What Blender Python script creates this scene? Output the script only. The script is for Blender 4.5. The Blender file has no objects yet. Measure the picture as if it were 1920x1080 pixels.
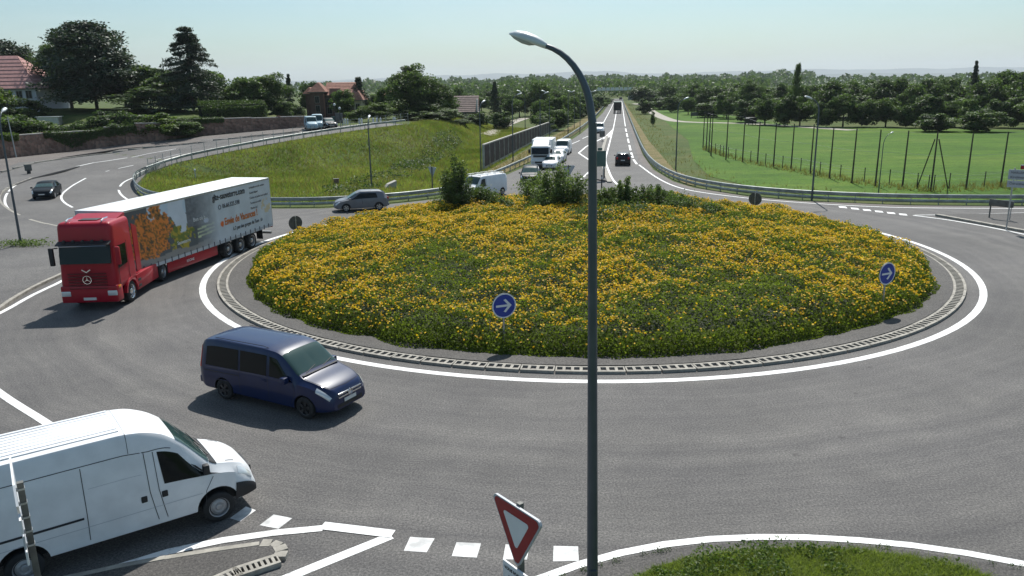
import bpy, bmesh, math, random
import numpy as np
from mathutils import Vector, Matrix
from mathutils.geometry import delaunay_2d_cdt
random.seed(7); rng = np.random.default_rng(7)
R = math.radians
sc = bpy.context.scene
COL = sc.collection
# ------------------------------------------------------------------ camera, sky, sun, exposure
FPX, PITCH, ROLL, CAMH = 1472.0, 0.2532, 0.0155, 9.4
cd = bpy.data.cameras.new('camera'); cam = bpy.data.objects.new('camera', cd); COL.objects.link(cam)
cd.sensor_width = 36; cd.lens = FPX / 1920 * 36; cd.clip_start = 0.1; cd.clip_end = 40000
cam.matrix_world = Matrix.Translation((0, 0, CAMH)) @ Matrix.Rotation(math.pi/2 - PITCH, 4, 'X') @ Matrix.Rotation(-ROLL, 4, 'Z')
sc.camera = cam
SUN_EL, SUN_AZ = R(53), R(9)                       # azimuth measured clockwise from +Y
w = bpy.data.worlds.new('World'); sc.world = w; w.use_nodes = True
nt = w.node_tree; bg = nt.nodes['Background']
sky = nt.nodes.new('ShaderNodeTexSky'); sky.sky_type = 'NISHITA'; sky.sun_disc = False
sky.sun_elevation = SUN_EL; sky.sun_rotation = SUN_AZ; sky.altitude = 200
sky.air_density = 1.0; sky.dust_density = 1.6; sky.ozone_density = 1.2
tint = nt.nodes.new('ShaderNodeMix'); tint.data_type = 'RGBA'; tint.blend_type = 'MULTIPLY'; tint.inputs[0].default_value = 1
tint.inputs[7].default_value = (.78, .98, 1.02, 1)
nt.links.new(sky.outputs[0], tint.inputs[6])
tcw = nt.nodes.new('ShaderNodeTexCoord'); mpw = nt.nodes.new('ShaderNodeMapping'); mpw.inputs['Scale'].default_value = (1.6, 1.6, 7); nt.links.new(tcw.outputs['Generated'], mpw.inputs[0])
nzw = nt.nodes.new('ShaderNodeTexNoise'); nzw.inputs['Scale'].default_value = 2.2; nzw.inputs['Detail'].default_value = 7; nzw.inputs['Roughness'].default_value = .6; nt.links.new(mpw.outputs[0], nzw.inputs['Vector'])
rpw = nt.nodes.new('ShaderNodeValToRGB'); rpw.color_ramp.elements[0].position = .45; rpw.color_ramp.elements[0].color = (0, 0, 0, 1); rpw.color_ramp.elements[1].position = .8; rpw.color_ramp.elements[1].color = (.5, .5, .5, 1); nt.links.new(nzw.outputs['Fac'], rpw.inputs[0])
cld = nt.nodes.new('ShaderNodeMix'); cld.data_type = 'RGBA'; cld.inputs[7].default_value = (6.6, 7.9, 8.0, 1); nt.links.new(rpw.outputs[0], cld.inputs[0]); nt.links.new(tint.outputs[2], cld.inputs[6]); nt.links.new(cld.outputs[2], bg.inputs[0])
bg.inputs[1].default_value = 0.078
sd = bpy.data.lights.new('sun', 'SUN'); sd.energy = 4.3; sd.angle = R(0.55); sd.color = (1, 0.965, 0.91)
so = bpy.data.objects.new('sun', sd); COL.objects.link(so)
sv = Vector((math.sin(SUN_AZ)*math.cos(SUN_EL), math.cos(SUN_AZ)*math.cos(SUN_EL), math.sin(SUN_EL)))
so.rotation_euler = (-sv).to_track_quat('-Z', 'Y').to_euler(); so.location = (0, 60, 80)
vs = sc.view_settings; vs.view_transform = 'Standard'; vs.look = 'None'; vs.gamma = 1; vs.use_curve_mapping = False
vs.exposure = 0.44
sc.cycles.use_denoising = True
sc.cycles.max_bounces = 6; sc.cycles.transparent_max_bounces = 4; sc.cycles.volume_bounces = 0

# ------------------------------------------------------------------ mapping of photo pixels to the place (surveying)
def ray(px, py):
    x, y = px - 960, py - 540
    c, s = math.cos(ROLL), math.sin(ROLL); x, y = c*x - s*y, s*x + c*y
    return np.array([x, FPX*math.cos(PITCH) - y*math.sin(PITCH), -(y*math.cos(PITCH) + FPX*math.sin(PITCH))])
def G(px, py, z=0.0):
    d = ray(px, py); t = (z - CAMH)/d[2]; return (d[0]*t, d[1]*t)
def at(px, py, Y):
    d = ray(px, py); t = Y/d[1]; return (d[0]*t, Y, CAMH + d[2]*t)
def ppm(Y): return FPX/Y*0.97

def polydist(P, L):
    P = np.atleast_2d(np.asarray(P, float)); L = np.asarray(L, float)
    best = np.full(len(P), 1e18); sd_ = np.zeros(len(P)); prm = np.zeros(len(P))
    for i in range(len(L) - 1):
        a, b = L[i, :2], L[i+1, :2]; ab = b - a; q = P - a
        t = np.clip((q @ ab)/(ab @ ab), 0, 1); d = q - t[:, None]*ab
        dd = (d**2).sum(1); m = dd < best
        cr = ab[0]*q[:, 1] - ab[1]*q[:, 0]
        best = np.where(m, dd, best); sd_ = np.where(m, np.sign(cr), sd_); prm = np.where(m, i + t, prm)
    return np.sqrt(best), sd_, prm
def sst(x): x = np.clip(x, 0, 1); return x*x*(3 - 2*x)
# crest of the embankment: x, y, height, run of the slope
E_ = [(-8, 20, 0, 3), (-30, 64, 0, 3)]
for (px, py, z, L) in [(255, 350, .2, 4), (275, 325, .6, 5), (330, 305, 1.15, 7), (400, 290, 1.75, 10), (500, 271, 2.5, 15), (600, 254, 3.1, 16), (700, 240, 3.7, 13), (760, 233, 3.9, 9)]:
    E_.append(G(px, py, z) + (z, L))
E_ += [(-13, 150, 3.4, 9), (-12, 200, 2.6, 9), (-12, 320, 1.5, 9), (-12, 700, 0, 9)]
E_ = np.array(E_)
WALL = None
def TZ0(P):
    d, s, t = polydist(P, E_)
    i = np.arange(len(E_))
    z = np.interp(t, i, E_[:, 2]); L = np.interp(t, i, E_[:, 3])
    return np.where(s >= 0, z, z*(1 - sst((d - .8)/L)))
def TZ(P):
    P = np.atleast_2d(np.asarray(P, float)); z = TZ0(P)
    if WALL is not None:
        d, s, t = polydist(P, WALL)
        i = np.arange(len(WALL)); hw = np.interp(t, i, WH)
        z = z + np.where(s > 0, hw*sst((d - .5)/4) + np.clip(d, 0, 60)*.018*hw/2.1, 0)
    return z
def tz(x, y): return float(TZ([(x, y)])[0])
YS = np.concatenate([np.arange(12, 260, .25), np.arange(260, 1500, 4)])
def GT(px, py):
    d = ray(px, py); t = YS/d[1]; X = d[0]*t; Z = CAMH + d[2]*t
    hz = TZ(np.stack([X, YS], 1)); k = np.nonzero(Z <= hz)[0]
    if len(k) == 0: return G(px, py)
    k = max(k[0], 1); f = (Z[k-1] - hz[k-1])/max(1e-6, (Z[k-1] - hz[k-1]) - (Z[k] - hz[k]))
    return (X[k-1] + f*(X[k] - X[k-1]), YS[k-1] + f*(YS[k] - YS[k-1]))
wall_px = [(-160, 312), (0, 298), (120, 285), (240, 270), (380, 255), (510, 243), (575, 238)]
wl = [GT(*p) for p in wall_px]
wl.append((wl[-1][0] + 1, wl[-1][1] + 30)); wl.append((wl[-1][0] + 1, wl[-1][1] + 200))
WH = [2.1, 2.1, 2.1, 2.1, 2.0, 1.5, .5, .2, 0.2]
WALL = np.array(wl)
# island
CX, CY, RL = 0.4012*CAMH, 4.687*CAMH, 2.139*CAMH

# ------------------------------------------------------------------ materials
def nd(nt, t, **k):
    n = nt.nodes.new(t)
    for a, b in k.items(): setattr(n, a, b)
    return n
def mat(name, col, rough=.6, metal=0, var=.0, vscale=3, bump=0, bscale=40, spec=.5, coat=0, col2=None, detail=4, object_rand=0):
    m = bpy.data.materials.new(name); m.use_nodes = True; t = m.node_tree; b = t.nodes['Principled BSDF']
    b.inputs['Base Color'].default_value = (*col, 1); b.inputs['Roughness'].default_value = rough
    b.inputs['Metallic'].default_value = metal; b.inputs['Specular IOR Level'].default_value = spec; b.inputs['Coat Weight'].default_value = coat
    b.inputs['Coat Roughness'].default_value = .06
    co = nd(t, 'ShaderNodeTexCoord')
    if var or col2:
        n = nd(t, 'ShaderNodeTexNoise'); n.inputs['Scale'].default_value = vscale; n.inputs['Detail'].default_value = detail
        t.links.new(co.outputs['Object'], n.inputs['Vector'])
        r = nd(t, 'ShaderNodeValToRGB'); r.color_ramp.elements[0].position = .35; r.color_ramp.elements[1].position = .68
        a = tuple(c*(1 - var) for c in col); c2 = col2 or tuple(min(1, c*(1 + var)) for c in col)
        r.color_ramp.elements[0].color = (*a, 1); r.color_ramp.elements[1].color = (*c2, 1)
        t.links.new(n.outputs['Fac'], r.inputs[0]); t.links.new(r.outputs[0], b.inputs['Base Color'])
    if bump:
        n2 = nd(t, 'ShaderNodeTexNoise'); n2.inputs['Scale'].default_value = bscale; n2.inputs['Detail'].default_value = 3
        t.links.new(co.outputs['Object'], n2.inputs['Vector'])
        bp = nd(t, 'ShaderNodeBump'); bp.inputs['Strength'].default_value = bump; bp.inputs['Distance'].default_value = .02
        t.links.new(n2.outputs['Fac'], bp.inputs['Height']); t.links.new(bp.outputs[0], b.inputs['Normal'])
    return m
def ramp(t, src, stops):
    r = nd(t, 'ShaderNodeValToRGB'); e = r.color_ramp.elements
    e[0].position, e[0].color = stops[0][0], (*stops[0][1], 1); e[1].position, e[1].color = stops[-1][0], (*stops[-1][1], 1)
    for p, c in stops[1:-1]:
        x = e.new(p); x.color = (*c, 1)
    t.links.new(src, r.inputs[0]); return r.outputs[0]
def noise(t, vec, scale, detail=4, rough=.5):
    n = nd(t, 'ShaderNodeTexNoise'); n.inputs['Scale'].default_value = scale; n.inputs['Detail'].default_value = detail; n.inputs['Roughness'].default_value = rough
    t.links.new(vec, n.inputs['Vector']); return n.outputs['Fac']
def mixc(t, f, a, b, mode='MIX'):
    n = nd(t, 'ShaderNodeMix', data_type='RGBA', blend_type=mode)
    for s, v in ((n.inputs[0], f), (n.inputs[6], a), (n.inputs[7], b)):
        if isinstance(v, (int, float)): s.default_value = v
        elif isinstance(v, tuple): s.default_value = (*v, 1)
        else: t.links.new(v, s)
    return n.outputs[2]
def mth(t, op, a, b=0.0, c=None):
    n = nd(t, 'ShaderNodeMath', operation=op)
    for s, v in zip(n.inputs, (a, b) + ((c,) if c is not None else ())):
        if isinstance(v, (int, float)): s.default_value = v
        else: t.links.new(v, s)
    return n.outputs[0]
def asphalt(name, base, ring=False):
    m = bpy.data.materials.new(name); m.use_nodes = True; t = m.node_tree; b = t.nodes['Principled BSDF']
    co = nd(t, 'ShaderNodeTexCoord').outputs['Object']
    c = ramp(t, noise(t, co, .12, 5, .6), [(.3, tuple(x*.8 for x in base)), (.7, tuple(x*1.15 for x in base))])
    fine = ramp(t, noise(t, co, 19, 4, .8), [(.32, (.36, .36, .37)), (.5, (.97, .97, .97)), (.68, (1.8, 1.78, 1.74))])
    c = mixc(t, 1, c, fine, 'MULTIPLY')
    c = mixc(t, 1, c, ramp(t, noise(t, co, 1.1, 6, .7), [(.3, (.86, .86, .87)), (.7, (1.1, 1.1, 1.09))]), 'MULTIPLY')
    if ring:
        sx = nd(t, 'ShaderNodeSeparateXYZ'); t.links.new(co, sx.inputs[0])
        dx = mth(t, 'SUBTRACT', sx.outputs[0], CX); dy = mth(t, 'SUBTRACT', sx.outputs[1], CY)
        r_ = mth(t, 'SQRT', mth(t, 'ADD', mth(t, 'MULTIPLY', dx, dx), mth(t, 'MULTIPLY', dy, dy)))
        wob = mth(t, 'MULTIPLY', noise(t, co, .25, 3), 1.4)
        q = mth(t, 'ADD', r_, wob)
        cx = nd(t, 'ShaderNodeCombineXYZ'); t.links.new(q, cx.inputs[0])
        band = ramp(t, noise(t, cx.outputs[0], .9, 4, .65), [(.35, (.76, .76, .78)), (.65, (1.14, 1.135, 1.12))])
        fall = mth(t, 'MULTIPLY', mth(t, 'LESS_THAN', r_, 31.0), 1.0)
        c = mixc(t, fall, c, mixc(t, 1, c, band, 'MULTIPLY'))
    c = mixc(t, 1, c, ramp(t, noise(t, co, .35, 2, .4), [(.3, (.93, .93, .94)), (.7, (1.06, 1.06, 1.05))]), 'MULTIPLY')
    sp = nd(t, 'ShaderNodeTexVoronoi'); sp.inputs['Scale'].default_value = .9; t.links.new(co, sp.inputs['Vector'])
    spot = ramp(t, sp.outputs['Distance'], [(.03, (.62, .62, .62)), (.12, (1, 1, 1))]); c = mixc(t, mth(t, 'GREATER_THAN', noise(t, co, .2, 2), .56), c, mixc(t, 1, c, spot, 'MULTIPLY'))
    t.links.new(c, b.inputs['Base Color']); b.inputs['Roughness'].default_value = .82; b.inputs['Specular IOR Level'].default_value = .35
    bp = nd(t, 'ShaderNodeBump'); bp.inputs['Strength'].default_value = .5; bp.inputs['Distance'].default_value = .012
    t.links.new(noise(t, co, 45, 3, .7), bp.inputs['Height']); t.links.new(bp.outputs[0], b.inputs['Normal'])
    return m
def turf(name, stops, scale=.12, fine=7):
    m = bpy.data.materials.new(name); m.use_nodes = True; t = m.node_tree; b = t.nodes['Principled BSDF']
    co = nd(t, 'ShaderNodeTexCoord').outputs['Object']
    c = ramp(t, noise(t, co, scale, 6, .62), stops)
    c = mixc(t, 1, c, ramp(t, noise(t, co, fine, 5, .7), [(.3, (.55, .58, .5)), (.5, (1, 1, 1)), (.72, (1.4, 1.38, 1.2))]), 'MULTIPLY')
    c = mixc(t, 1, c, ramp(t, noise(t, co, .9, 4, .6), [(.3, (.78, .8, .75)), (.7, (1.18, 1.16, 1.1))]), 'MULTIPLY')
    t.links.new(c, b.inputs['Base Color']); b.inputs['Roughness'].default_value = .9; b.inputs['Specular IOR Level'].default_value = .15
    bp = nd(t, 'ShaderNodeBump'); bp.inputs['Strength'].default_value = .8; bp.inputs['Distance'].default_value = .1
    t.links.new(noise(t, co, 5, 5, .7), bp.inputs['Height']); t.links.new(bp.outputs[0], b.inputs['Normal'])
    return m
def leafmat(name, dark, light, transl=.35, rough=.55, rnd=.25):
    """leaf colour: clump tone attribute, per-object variation, light through the leaves"""
    m = bpy.data.materials.new(name); m.use_nodes = True; t = m.node_tree; b = t.nodes['Principled BSDF']
    a = nd(t, 'ShaderNodeAttribute', attribute_name='tone'); oi = nd(t, 'ShaderNodeObjectInfo')
    f = mth(t, 'ADD', a.outputs['Fac'], mth(t, 'MULTIPLY', mth(t, 'SUBTRACT', oi.outputs['Random'], .5), rnd))
    c = ramp(t, f, [(.0, dark), (1.0, light)])
    t.links.new(c, b.inputs['Base Color']); b.inputs['Roughness'].default_value = rough; b.inputs['Specular IOR Level'].default_value = .3
    tr = nd(t, 'ShaderNodeBsdfTranslucent'); t.links.new(mixc(t, 1, c, (1.25, 1.35, .7), 'MULTIPLY'), tr.inputs[0])
    mx = nd(t, 'ShaderNodeMixShader'); mx.inputs[0].default_value = transl
    t.links.new(b.outputs[0], mx.inputs[1]); t.links.new(tr.outputs[0], mx.inputs[2]); t.links.new(mx.outputs[0], t.nodes['Material Output'].inputs[0])
    return m
M = {}
M['asphalt'] = asphalt('road_asphalt', (.118, .113, .108), True)
M['asphalt_dark'] = asphalt('apron_asphalt', (.085, .08, .075))
M['pave'] = asphalt('footway_asphalt', (.12, .115, .11))
M['shoulder'] = asphalt('shoulder_asphalt', (.135, .118, .108))
M['ground'] = turf('rough_grass', [(.28, (.04, .065, .014)), (.45, (.062, .092, .02)), (.6, (.085, .1, .03)), (.78, (.13, .115, .05))])
M['bank'] = turf('bank_grass', [(.25, (.04, .08, .014)), (.45, (.07, .125, .02)), (.6, (.11, .15, .035)), (.78, (.17, .15, .06))], .16)
M['pasture'] = turf('pasture_grass', [(.3, (.045, .1, .01)), (.5, (.065, .135, .012)), (.7, (.11, .165, .025))], .05, 4)
M['verge'] = turf('dry_verge', [(.3, (.09, .1, .03)), (.5, (.17, .14, .065)), (.7, (.22, .17, .1))], .3)
t_ = M['pasture'].node_tree; b_ = t_.nodes['Principled BSDF']; l_ = b_.inputs['Base Color'].links[0].from_socket; co_ = nd(t_, 'ShaderNodeTexCoord').outputs['Object']
mp_ = nd(t_, 'ShaderNodeMapping'); mp_.inputs['Scale'].default_value = (.06, .5, 1); mp_.inputs['Rotation'].default_value = (0, 0, .25); t_.links.new(co_, mp_.inputs[0])
t_.links.new(mixc(t_, 1, l_, ramp(t_, noise(t_, mp_.outputs[0], 1, 5, .65), [(.32, (.74, .8, .8)), (.55, (1, 1, 1)), (.72, (1.35, 1.2, 1.15))]), 'MULTIPLY'), b_.inputs['Base Color'])
M['path'] = mat('gravel_path', (.34, .31, .26), .9, var=.15, vscale=1, bump=.3)
M['paint'] = mat('road_paint', (.74, .74, .72), .6, var=.13, vscale=9, col2=(.82, .82, .8), detail=8, bump=.2)
for nm_, lo_, hi_ in (('paint', .33, .47),):
    t_ = M[nm_].node_tree; b_ = t_.nodes['Principled BSDF']; co_ = nd(t_, 'ShaderNodeTexCoord').outputs['Object']
    w_ = ramp(t_, noise(t_, co_, 3.2, 12, .78), [(lo_, (.3, .3, .3)), (hi_, (.74, .74, .72)), (.75, (.8, .8, .79))]); t_.links.new(w_, b_.inputs['Base Color'])
M['paint_worn'] = mat('worn_road_paint', (.42, .42, .41), .7, vscale=2.6, col2=(.82, .82, .8), detail=10)
M['kerb'] = mat('concrete_kerb', (.31, .29, .25), .85, var=.22, vscale=5, bump=.3, detail=7)
M['kerb_dark'] = mat('kerb_pocket', (.17, .155, .14), .9, var=.3, vscale=20)
M['concrete'] = mat('concrete', (.4, .38, .34), .85, var=.15, vscale=2, bump=.2)
M['galv'] = mat('galvanised_steel', (.42, .43, .43), .45, .7, var=.12, vscale=4)
M['galv_old'] = mat('weathered_rail_steel', (.36, .38, .36), .55, .45, var=.25, vscale=2)
M['mast'] = mat('grey_mast_paint', (.085, .1, .115), .4, .3, var=.1, vscale=3, spec=.5)
M['lamp_white'] = mat('lamp_housing', (.62, .65, .64), .35, .1, var=.05)
M['lamp_glass'] = mat('lamp_bowl', (.35, .4, .4), .15)
M['wood_post'] = mat('dark_timber_post', (.06, .05, .04), .85, var=.3, vscale=6)
M['dark'] = mat('black_plastic', (.018, .018, .02), .6)
M['tyre'] = mat('tyre_rubber', (.02, .02, .021), .85, var=.2, vscale=10)
M['rim'] = mat('alloy_rim', (.5, .5, .51), .35, .8)
M['rim_dark'] = mat('dark_rim', (.09, .09, .095), .4, .7)
M['rim_steel'] = mat('steel_rim', (.36, .36, .37), .5, .5, var=.15, vscale=10)
M['chrome'] = mat('chrome', (.75, .75, .76), .12, 1)
M['glass'] = mat('vehicle_glass', (.006, .009, .01), .05, spec=.3)
M['screen'] = mat('windscreen_glass', (.03, .06, .055), .06, spec=.5)
M['headlight'] = mat('headlight_lens', (.6, .63, .64), .1, .2, coat=1)
M['amber'] = mat('amber_lens', (.7, .22, .02), .2)
M['redlens'] = mat('red_lens', (.4, .01, .01), .2)
M['plate'] = mat('number_plate', (.65, .65, .62), .5)
M['ink'] = mat('black_ink', (.02, .02, .025), .6)
def paint(name, c, coat=.3, metal=0, rough=.5): return mat(name, c, rough, metal, coat=coat, var=.06, vscale=2.5, spec=.25)
M['white_van'] = paint('white_van_paint', (.74, .75, .76)); M['blue_van'] = paint('blue_van_paint', (.005, .015, .065), .6, rough=.38)
M['red_truck'] = paint('red_truck_paint', (.33, .004, .018), .35); M['silver'] = paint('silver_paint', (.17, .18, .2), metal=.2)
M['black_car'] = paint('black_car_paint', (.012, .012, .014), .3); M['navy'] = mat('dark_car_paint', (.012, .017, .022), .45, spec=.12); M['white_car'] = paint('white_car_paint', (.75, .76, .76))
M['gap'] = mat('panel_gap', (.03, .03, .035), .8)
M['tarp_white'] = mat('white_roof_sheet', (.72, .74, .74), .55, var=.05, vscale=2)
M['sign_blue'] = mat('sign_blue', (.012, .04, .3), .45, var=.06); M['sign_white'] = mat('sign_white', (.7, .71, .72), .45, var=.05)
M['sign_red'] = mat('sign_red', (.3, .012, .015), .45, var=.08); M['sign_back'] = mat('sign_back', (.13, .13, .12), .6, .3, var=.25, vscale=3)
M['sign_grey'] = mat('sign_grey', (.45, .47, .5), .5, var=.06); M['sign_green'] = mat('sign_green_back', (.06, .12, .1), .6)
M['noise_panel'] = mat('noise_wall_panel', (.06, .045, .042), .85, var=.2, vscale=2, bump=.4, bscale=6)
M['stone'] = None
M['bark'] = mat('bark', (.07, .055, .04), .9, var=.3, vscale=4, bump=.6, bscale=12)
M['leaf'] = leafmat('broadleaf', (.022, .044, .015), (.115, .175, .05), .42)
M['leaf_light'] = leafmat('light_broadleaf', (.04, .075, .014), (.14, .2, .04), .45)
M['leaf_fir'] = leafmat('conifer_needles', (.014, .028, .02), (.06, .09, .052), .2)
M['leaf_bed'] = leafmat('shrub_leaves', (.028, .05, .008), (.21, .26, .035), .5, rough=.8, rnd=0)
M['petal'] = leafmat('yellow_petals', (.55, .31, .01), (.86, .62, .04), .4, rnd=0)
M['leaf_bush'] = leafmat('bush_leaves', (.03, .055, .018), (.17, .23, .07), .4)
M['grass'] = leafmat('grass_blades', (.07, .13, .016), (.27, .31, .08), .5, rnd=0)
M['dry'] = leafmat('dry_grass', (.12, .12, .03), (.28, .24, .1), .35, rnd=0)

# ------------------------------------------------------------------ object helpers
def setp(o, label=None, cat=None, group=None, kind=None):
    if label: o['label'] = label
    if cat: o['category'] = cat
    if group: o['group'] = group
    if kind: o['kind'] = kind
    return o
def link(name, me, parent=None, loc=None, rot=None):
    o = bpy.data.objects.new(name, me); COL.objects.link(o)
    if parent is not None: o.parent = parent
    if loc is not None: o.location = loc
    if rot is not None: o.rotation_euler = rot
    return o
def mesh(name, v, f, mats, mi=None, smooth=None):
    me = bpy.data.meshes.new(name); me.from_pydata([tuple(map(float, p)) for p in v], [], f)
    for m in (mats if isinstance(mats, (list, tuple)) else [mats]): me.materials.append(m)
    if mi is not None: me.polygons.foreach_set('material_index', mi)
    if smooth is not None:
        me.polygons.foreach_set('use_smooth', [True]*len(me.polygons))
        if smooth > 0: me.set_sharp_from_angle(angle=R(smooth))
    me.update(); return me
def thing(name, label, cat, loc=(0, 0, 0), rz=0, group=None):
    o = bpy.data.objects.new(name, None); o.empty_display_size = .2; COL.objects.link(o)
    o.location = loc; o.rotation_euler = (0, 0, rz); return setp(o, label, cat, group)
def copy_tree(o, parent=None):
    c = o.copy(); COL.objects.link(c)
    if parent is not None: c.parent = parent
    for ch in list(o.children): copy_tree(ch, c)
    return c
class MB:
    def __init__(s): s.v = []; s.f = []
    def add(s, v, f):
        n = len(s.v); s.v += [tuple(p) for p in v]; s.f += [tuple(i + n for i in q) for q in f]; return s
    def box(s, x0, x1, y0, y1, z0, z1, Mx=None):
        v = [Vector((x, y, z)) for z in (z0, z1) for y in (y0, y1) for x in (x0, x1)]
        if Mx is not None: v = [Mx @ p for p in v]
        return s.add(v, [(0, 2, 3, 1), (4, 5, 7, 6), (0, 1, 5, 4), (2, 6, 7, 3), (0, 4, 6, 2), (1, 3, 7, 5)])
    def prism(s, poly, h0, h1, Mx=None):
        """poly (x,z) extruded along y from h0 to h1"""
        n = len(poly); v = [Vector((x, h0, z)) for x, z in poly] + [Vector((x, h1, z)) for x, z in poly]
        if Mx is not None: v = [Mx @ p for p in v]
        return s.add(v, [tuple(range(n)), tuple(range(2*n - 1, n - 1, -1))] + [(i, i + n, (i + 1) % n + n, (i + 1) % n) for i in range(n)])
    def lathe(s, prof, n=20, Mx=None):
        """profile (r, y) turned about the y axis"""
        v = []; f = []; k = len(prof)
        for i in range(n):
            a = 2*math.pi*i/n
            for r, y in prof: v.append(Vector((r*math.cos(a), y, r*math.sin(a))))
        for i in range(n):
            for j in range(k - 1):
                a, b = i*k + j, ((i + 1) % n)*k + j; f.append((a, a + 1, b + 1, b))
        if Mx is not None: v = [Mx @ p for p in v]
        return s.add(v, f)
    def tube(s, pts, rad, n=8, cap=True):
        pts = [Vector(p) for p in pts]; rad = rad if isinstance(rad, (list, tuple)) else [rad]*len(pts); v = []; f = []
        t0 = (pts[1] - pts[0]).normalized(); u = t0.orthogonal().normalized()
        for i, p in enumerate(pts):
            t = (pts[min(i + 1, len(pts) - 1)] - pts[max(i - 1, 0)]).normalized()
            u = (u - t*u.dot(t)).normalized(); w_ = t.cross(u)
            for k in range(n):
                a = 2*math.pi*k/n; v.append(p + (u*math.cos(a) + w_*math.sin(a))*rad[i])
        for i in range(len(pts) - 1):
            for k in range(n):
                a, b = i*n + k, i*n + (k + 1) % n; f.append((a, b, b + n, a + n))
        if cap: f += [tuple(range(n - 1, -1, -1)), tuple(range((len(pts) - 1)*n, len(pts)*n))]
        return s.add(v, f)
    def me(s, name, m, smooth=None): return mesh(name, s.v, s.f, m, smooth=smooth)
    def build(s, name, m, parent=None, loc=None, rot=None, smooth=None): return link(name, s.me(name, m, smooth), parent, loc, rot)
def bevelbox(name, size, center, m, parent, bev=.04, seg=2, edit=None, smooth=40):
    bm = bmesh.new(); bmesh.ops.create_cube(bm, size=1)
    for v in bm.verts: v.co = Vector((v.co.x*size[0] + center[0], v.co.y*size[1] + center[1], v.co.z*size[2] + center[2]))
    if edit:
        for v in bm.verts: edit(v)
    bmesh.ops.bevel(bm, geom=bm.edges[:] + bm.verts[:], offset=bev, segments=seg, affect='EDGES', profile=.6)
    me = bpy.data.meshes.new(name); bm.to_mesh(me); bm.free(); me.materials.append(m)
    me.polygons.foreach_set('use_smooth', [True]*len(me.polygons)); me.set_sharp_from_angle(angle=R(smooth))
    return link(name, me, parent)
def resample(pts, step):
    pts = np.asarray(pts, float); seg = np.sqrt((np.diff(pts[:, :2], axis=0)**2).sum(1)); s = np.concatenate([[0], np.cumsum(seg)])
    n = max(2, int(round(s[-1]/step)) + 1); q = np.linspace(0, s[-1], n)
    return np.stack([np.interp(q, s, pts[:, k]) for k in range(pts.shape[1])], 1), q
def smoothline(pts, it=2):
    pts = np.asarray(pts, float)
    for _ in range(it):
        a, b = pts[:-1], pts[1:]; q = np.empty((2*len(a), pts.shape[1])); q[0::2] = a*.75 + b*.25; q[1::2] = a*.25 + b*.75
        pts = np.vstack([pts[:1], q, pts[-1:]])
    return pts
def normals2(p):
    d = np.gradient(p[:, :2], axis=0); d /= np.linalg.norm(d, axis=1)[:, None] + 1e-9
    return np.stack([-d[:, 1], d[:, 0]], 1), d
def sheet(name, poly, m, dz=0.0, step=2.5, parent=None, kind='structure', far=None):
    poly = [tuple(p[:2]) for p in poly]; P = np.array(poly); pts = []
    Lp = np.vstack([P, P[:1]]); ring, _ = resample(Lp, step*2) if step else (P, 0)
    co = [Vector(p) for p in poly]; edges = [(i, (i + 1) % len(poly)) for i in range(len(poly))]
    if step:
        x0, y0 = P.min(0); x1, y1 = P.max(0); x0 = max(x0, -140); x1 = min(x1, 90); y1 = min(y1, 230)
        gx, gy = np.meshgrid(np.arange(x0 + .3, x1, step), np.arange(y0 + .3, y1, step)); g = np.stack([gx.ravel(), gy.ravel()], 1)
        ins = np.zeros(len(g), bool); j = len(P) - 1
        for i in range(len(P)):
            a, b = P[i], P[j]; c = ((a[1] > g[:, 1]) != (b[1] > g[:, 1])) & (g[:, 0] < (b[0] - a[0])*(g[:, 1] - a[1])/(b[1] - a[1] + 1e-12) + a[0]); ins ^= c; j = i
        d, _, _ = polydist(g, Lp); g = g[ins & (d > step*.35)]
        z = np.abs(TZ(g)); g = g[(z > 1e-4) | (rng.random(len(g)) < .05)]
        co += [Vector(p) for p in g]
    v, e, f, *_ = delaunay_2d_cdt(co, edges, [], 1, 1e-4)
    va = np.array([(a.x, a.y) for a in v]); z = TZ(va) + dz
    f2 = []
    for q in f:
        a, b, c = va[q[0]], va[q[1]], va[q[2]]
        f2.append(tuple(q) if (b[0] - a[0])*(c[1] - a[1]) - (b[1] - a[1])*(c[0] - a[0]) > 0 else tuple(reversed(q)))
    o = link(name, mesh(name, np.column_stack([va, z]), f2, m), parent)
    if kind and parent is None: o['kind'] = kind
    return o
def ribbon(name, pts, width, m, dz=.006, parent=None, step=1.0, thick=0, sm=2):
    p = smoothline(pts, sm) if sm else np.asarray(pts, float); p, _ = resample(p, step); n, _ = normals2(p)
    wd = width if np.isscalar(width) else np.interp(np.linspace(0, 1, len(p)), np.linspace(0, 1, len(width)), width)
    wd = np.asarray(wd)*np.ones(len(p)); a = p[:, :2] + n*wd[:, None]/2; b = p[:, :2] - n*wd[:, None]/2
    v = []; f = []
    za, zb = TZ(a) + dz, TZ(b) + dz
    if not thick:
        for i in range(len(p)): v += [(*a[i], za[i]), (*b[i], zb[i])]
        for i in range(len(p) - 1): f.append((2*i, 2*i + 1, 2*i + 3, 2*i + 2))
    else:
        for i in range(len(p)): v += [(*a[i], za[i] - .1), (*a[i], za[i] + thick), (*b[i], zb[i] + thick), (*b[i], zb[i] - .1)]
        for i in range(len(p) - 1):
            k = 4*i
            f += [(k, k + 1, k + 5, k + 4), (k + 1, k + 2, k + 6, k + 5), (k + 2, k + 3, k + 7, k + 6)]
        f += [(0, 3, 2, 1), (4*len(p) - 4, 4*len(p) - 3, 4*len(p) - 2, 4*len(p) - 1)]
    o = link(name, mesh(name, v, f, m), parent)
    if parent is None: o['kind'] = 'structure'
    return o
def W(L): return [GT(*p) for p in L]

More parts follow.
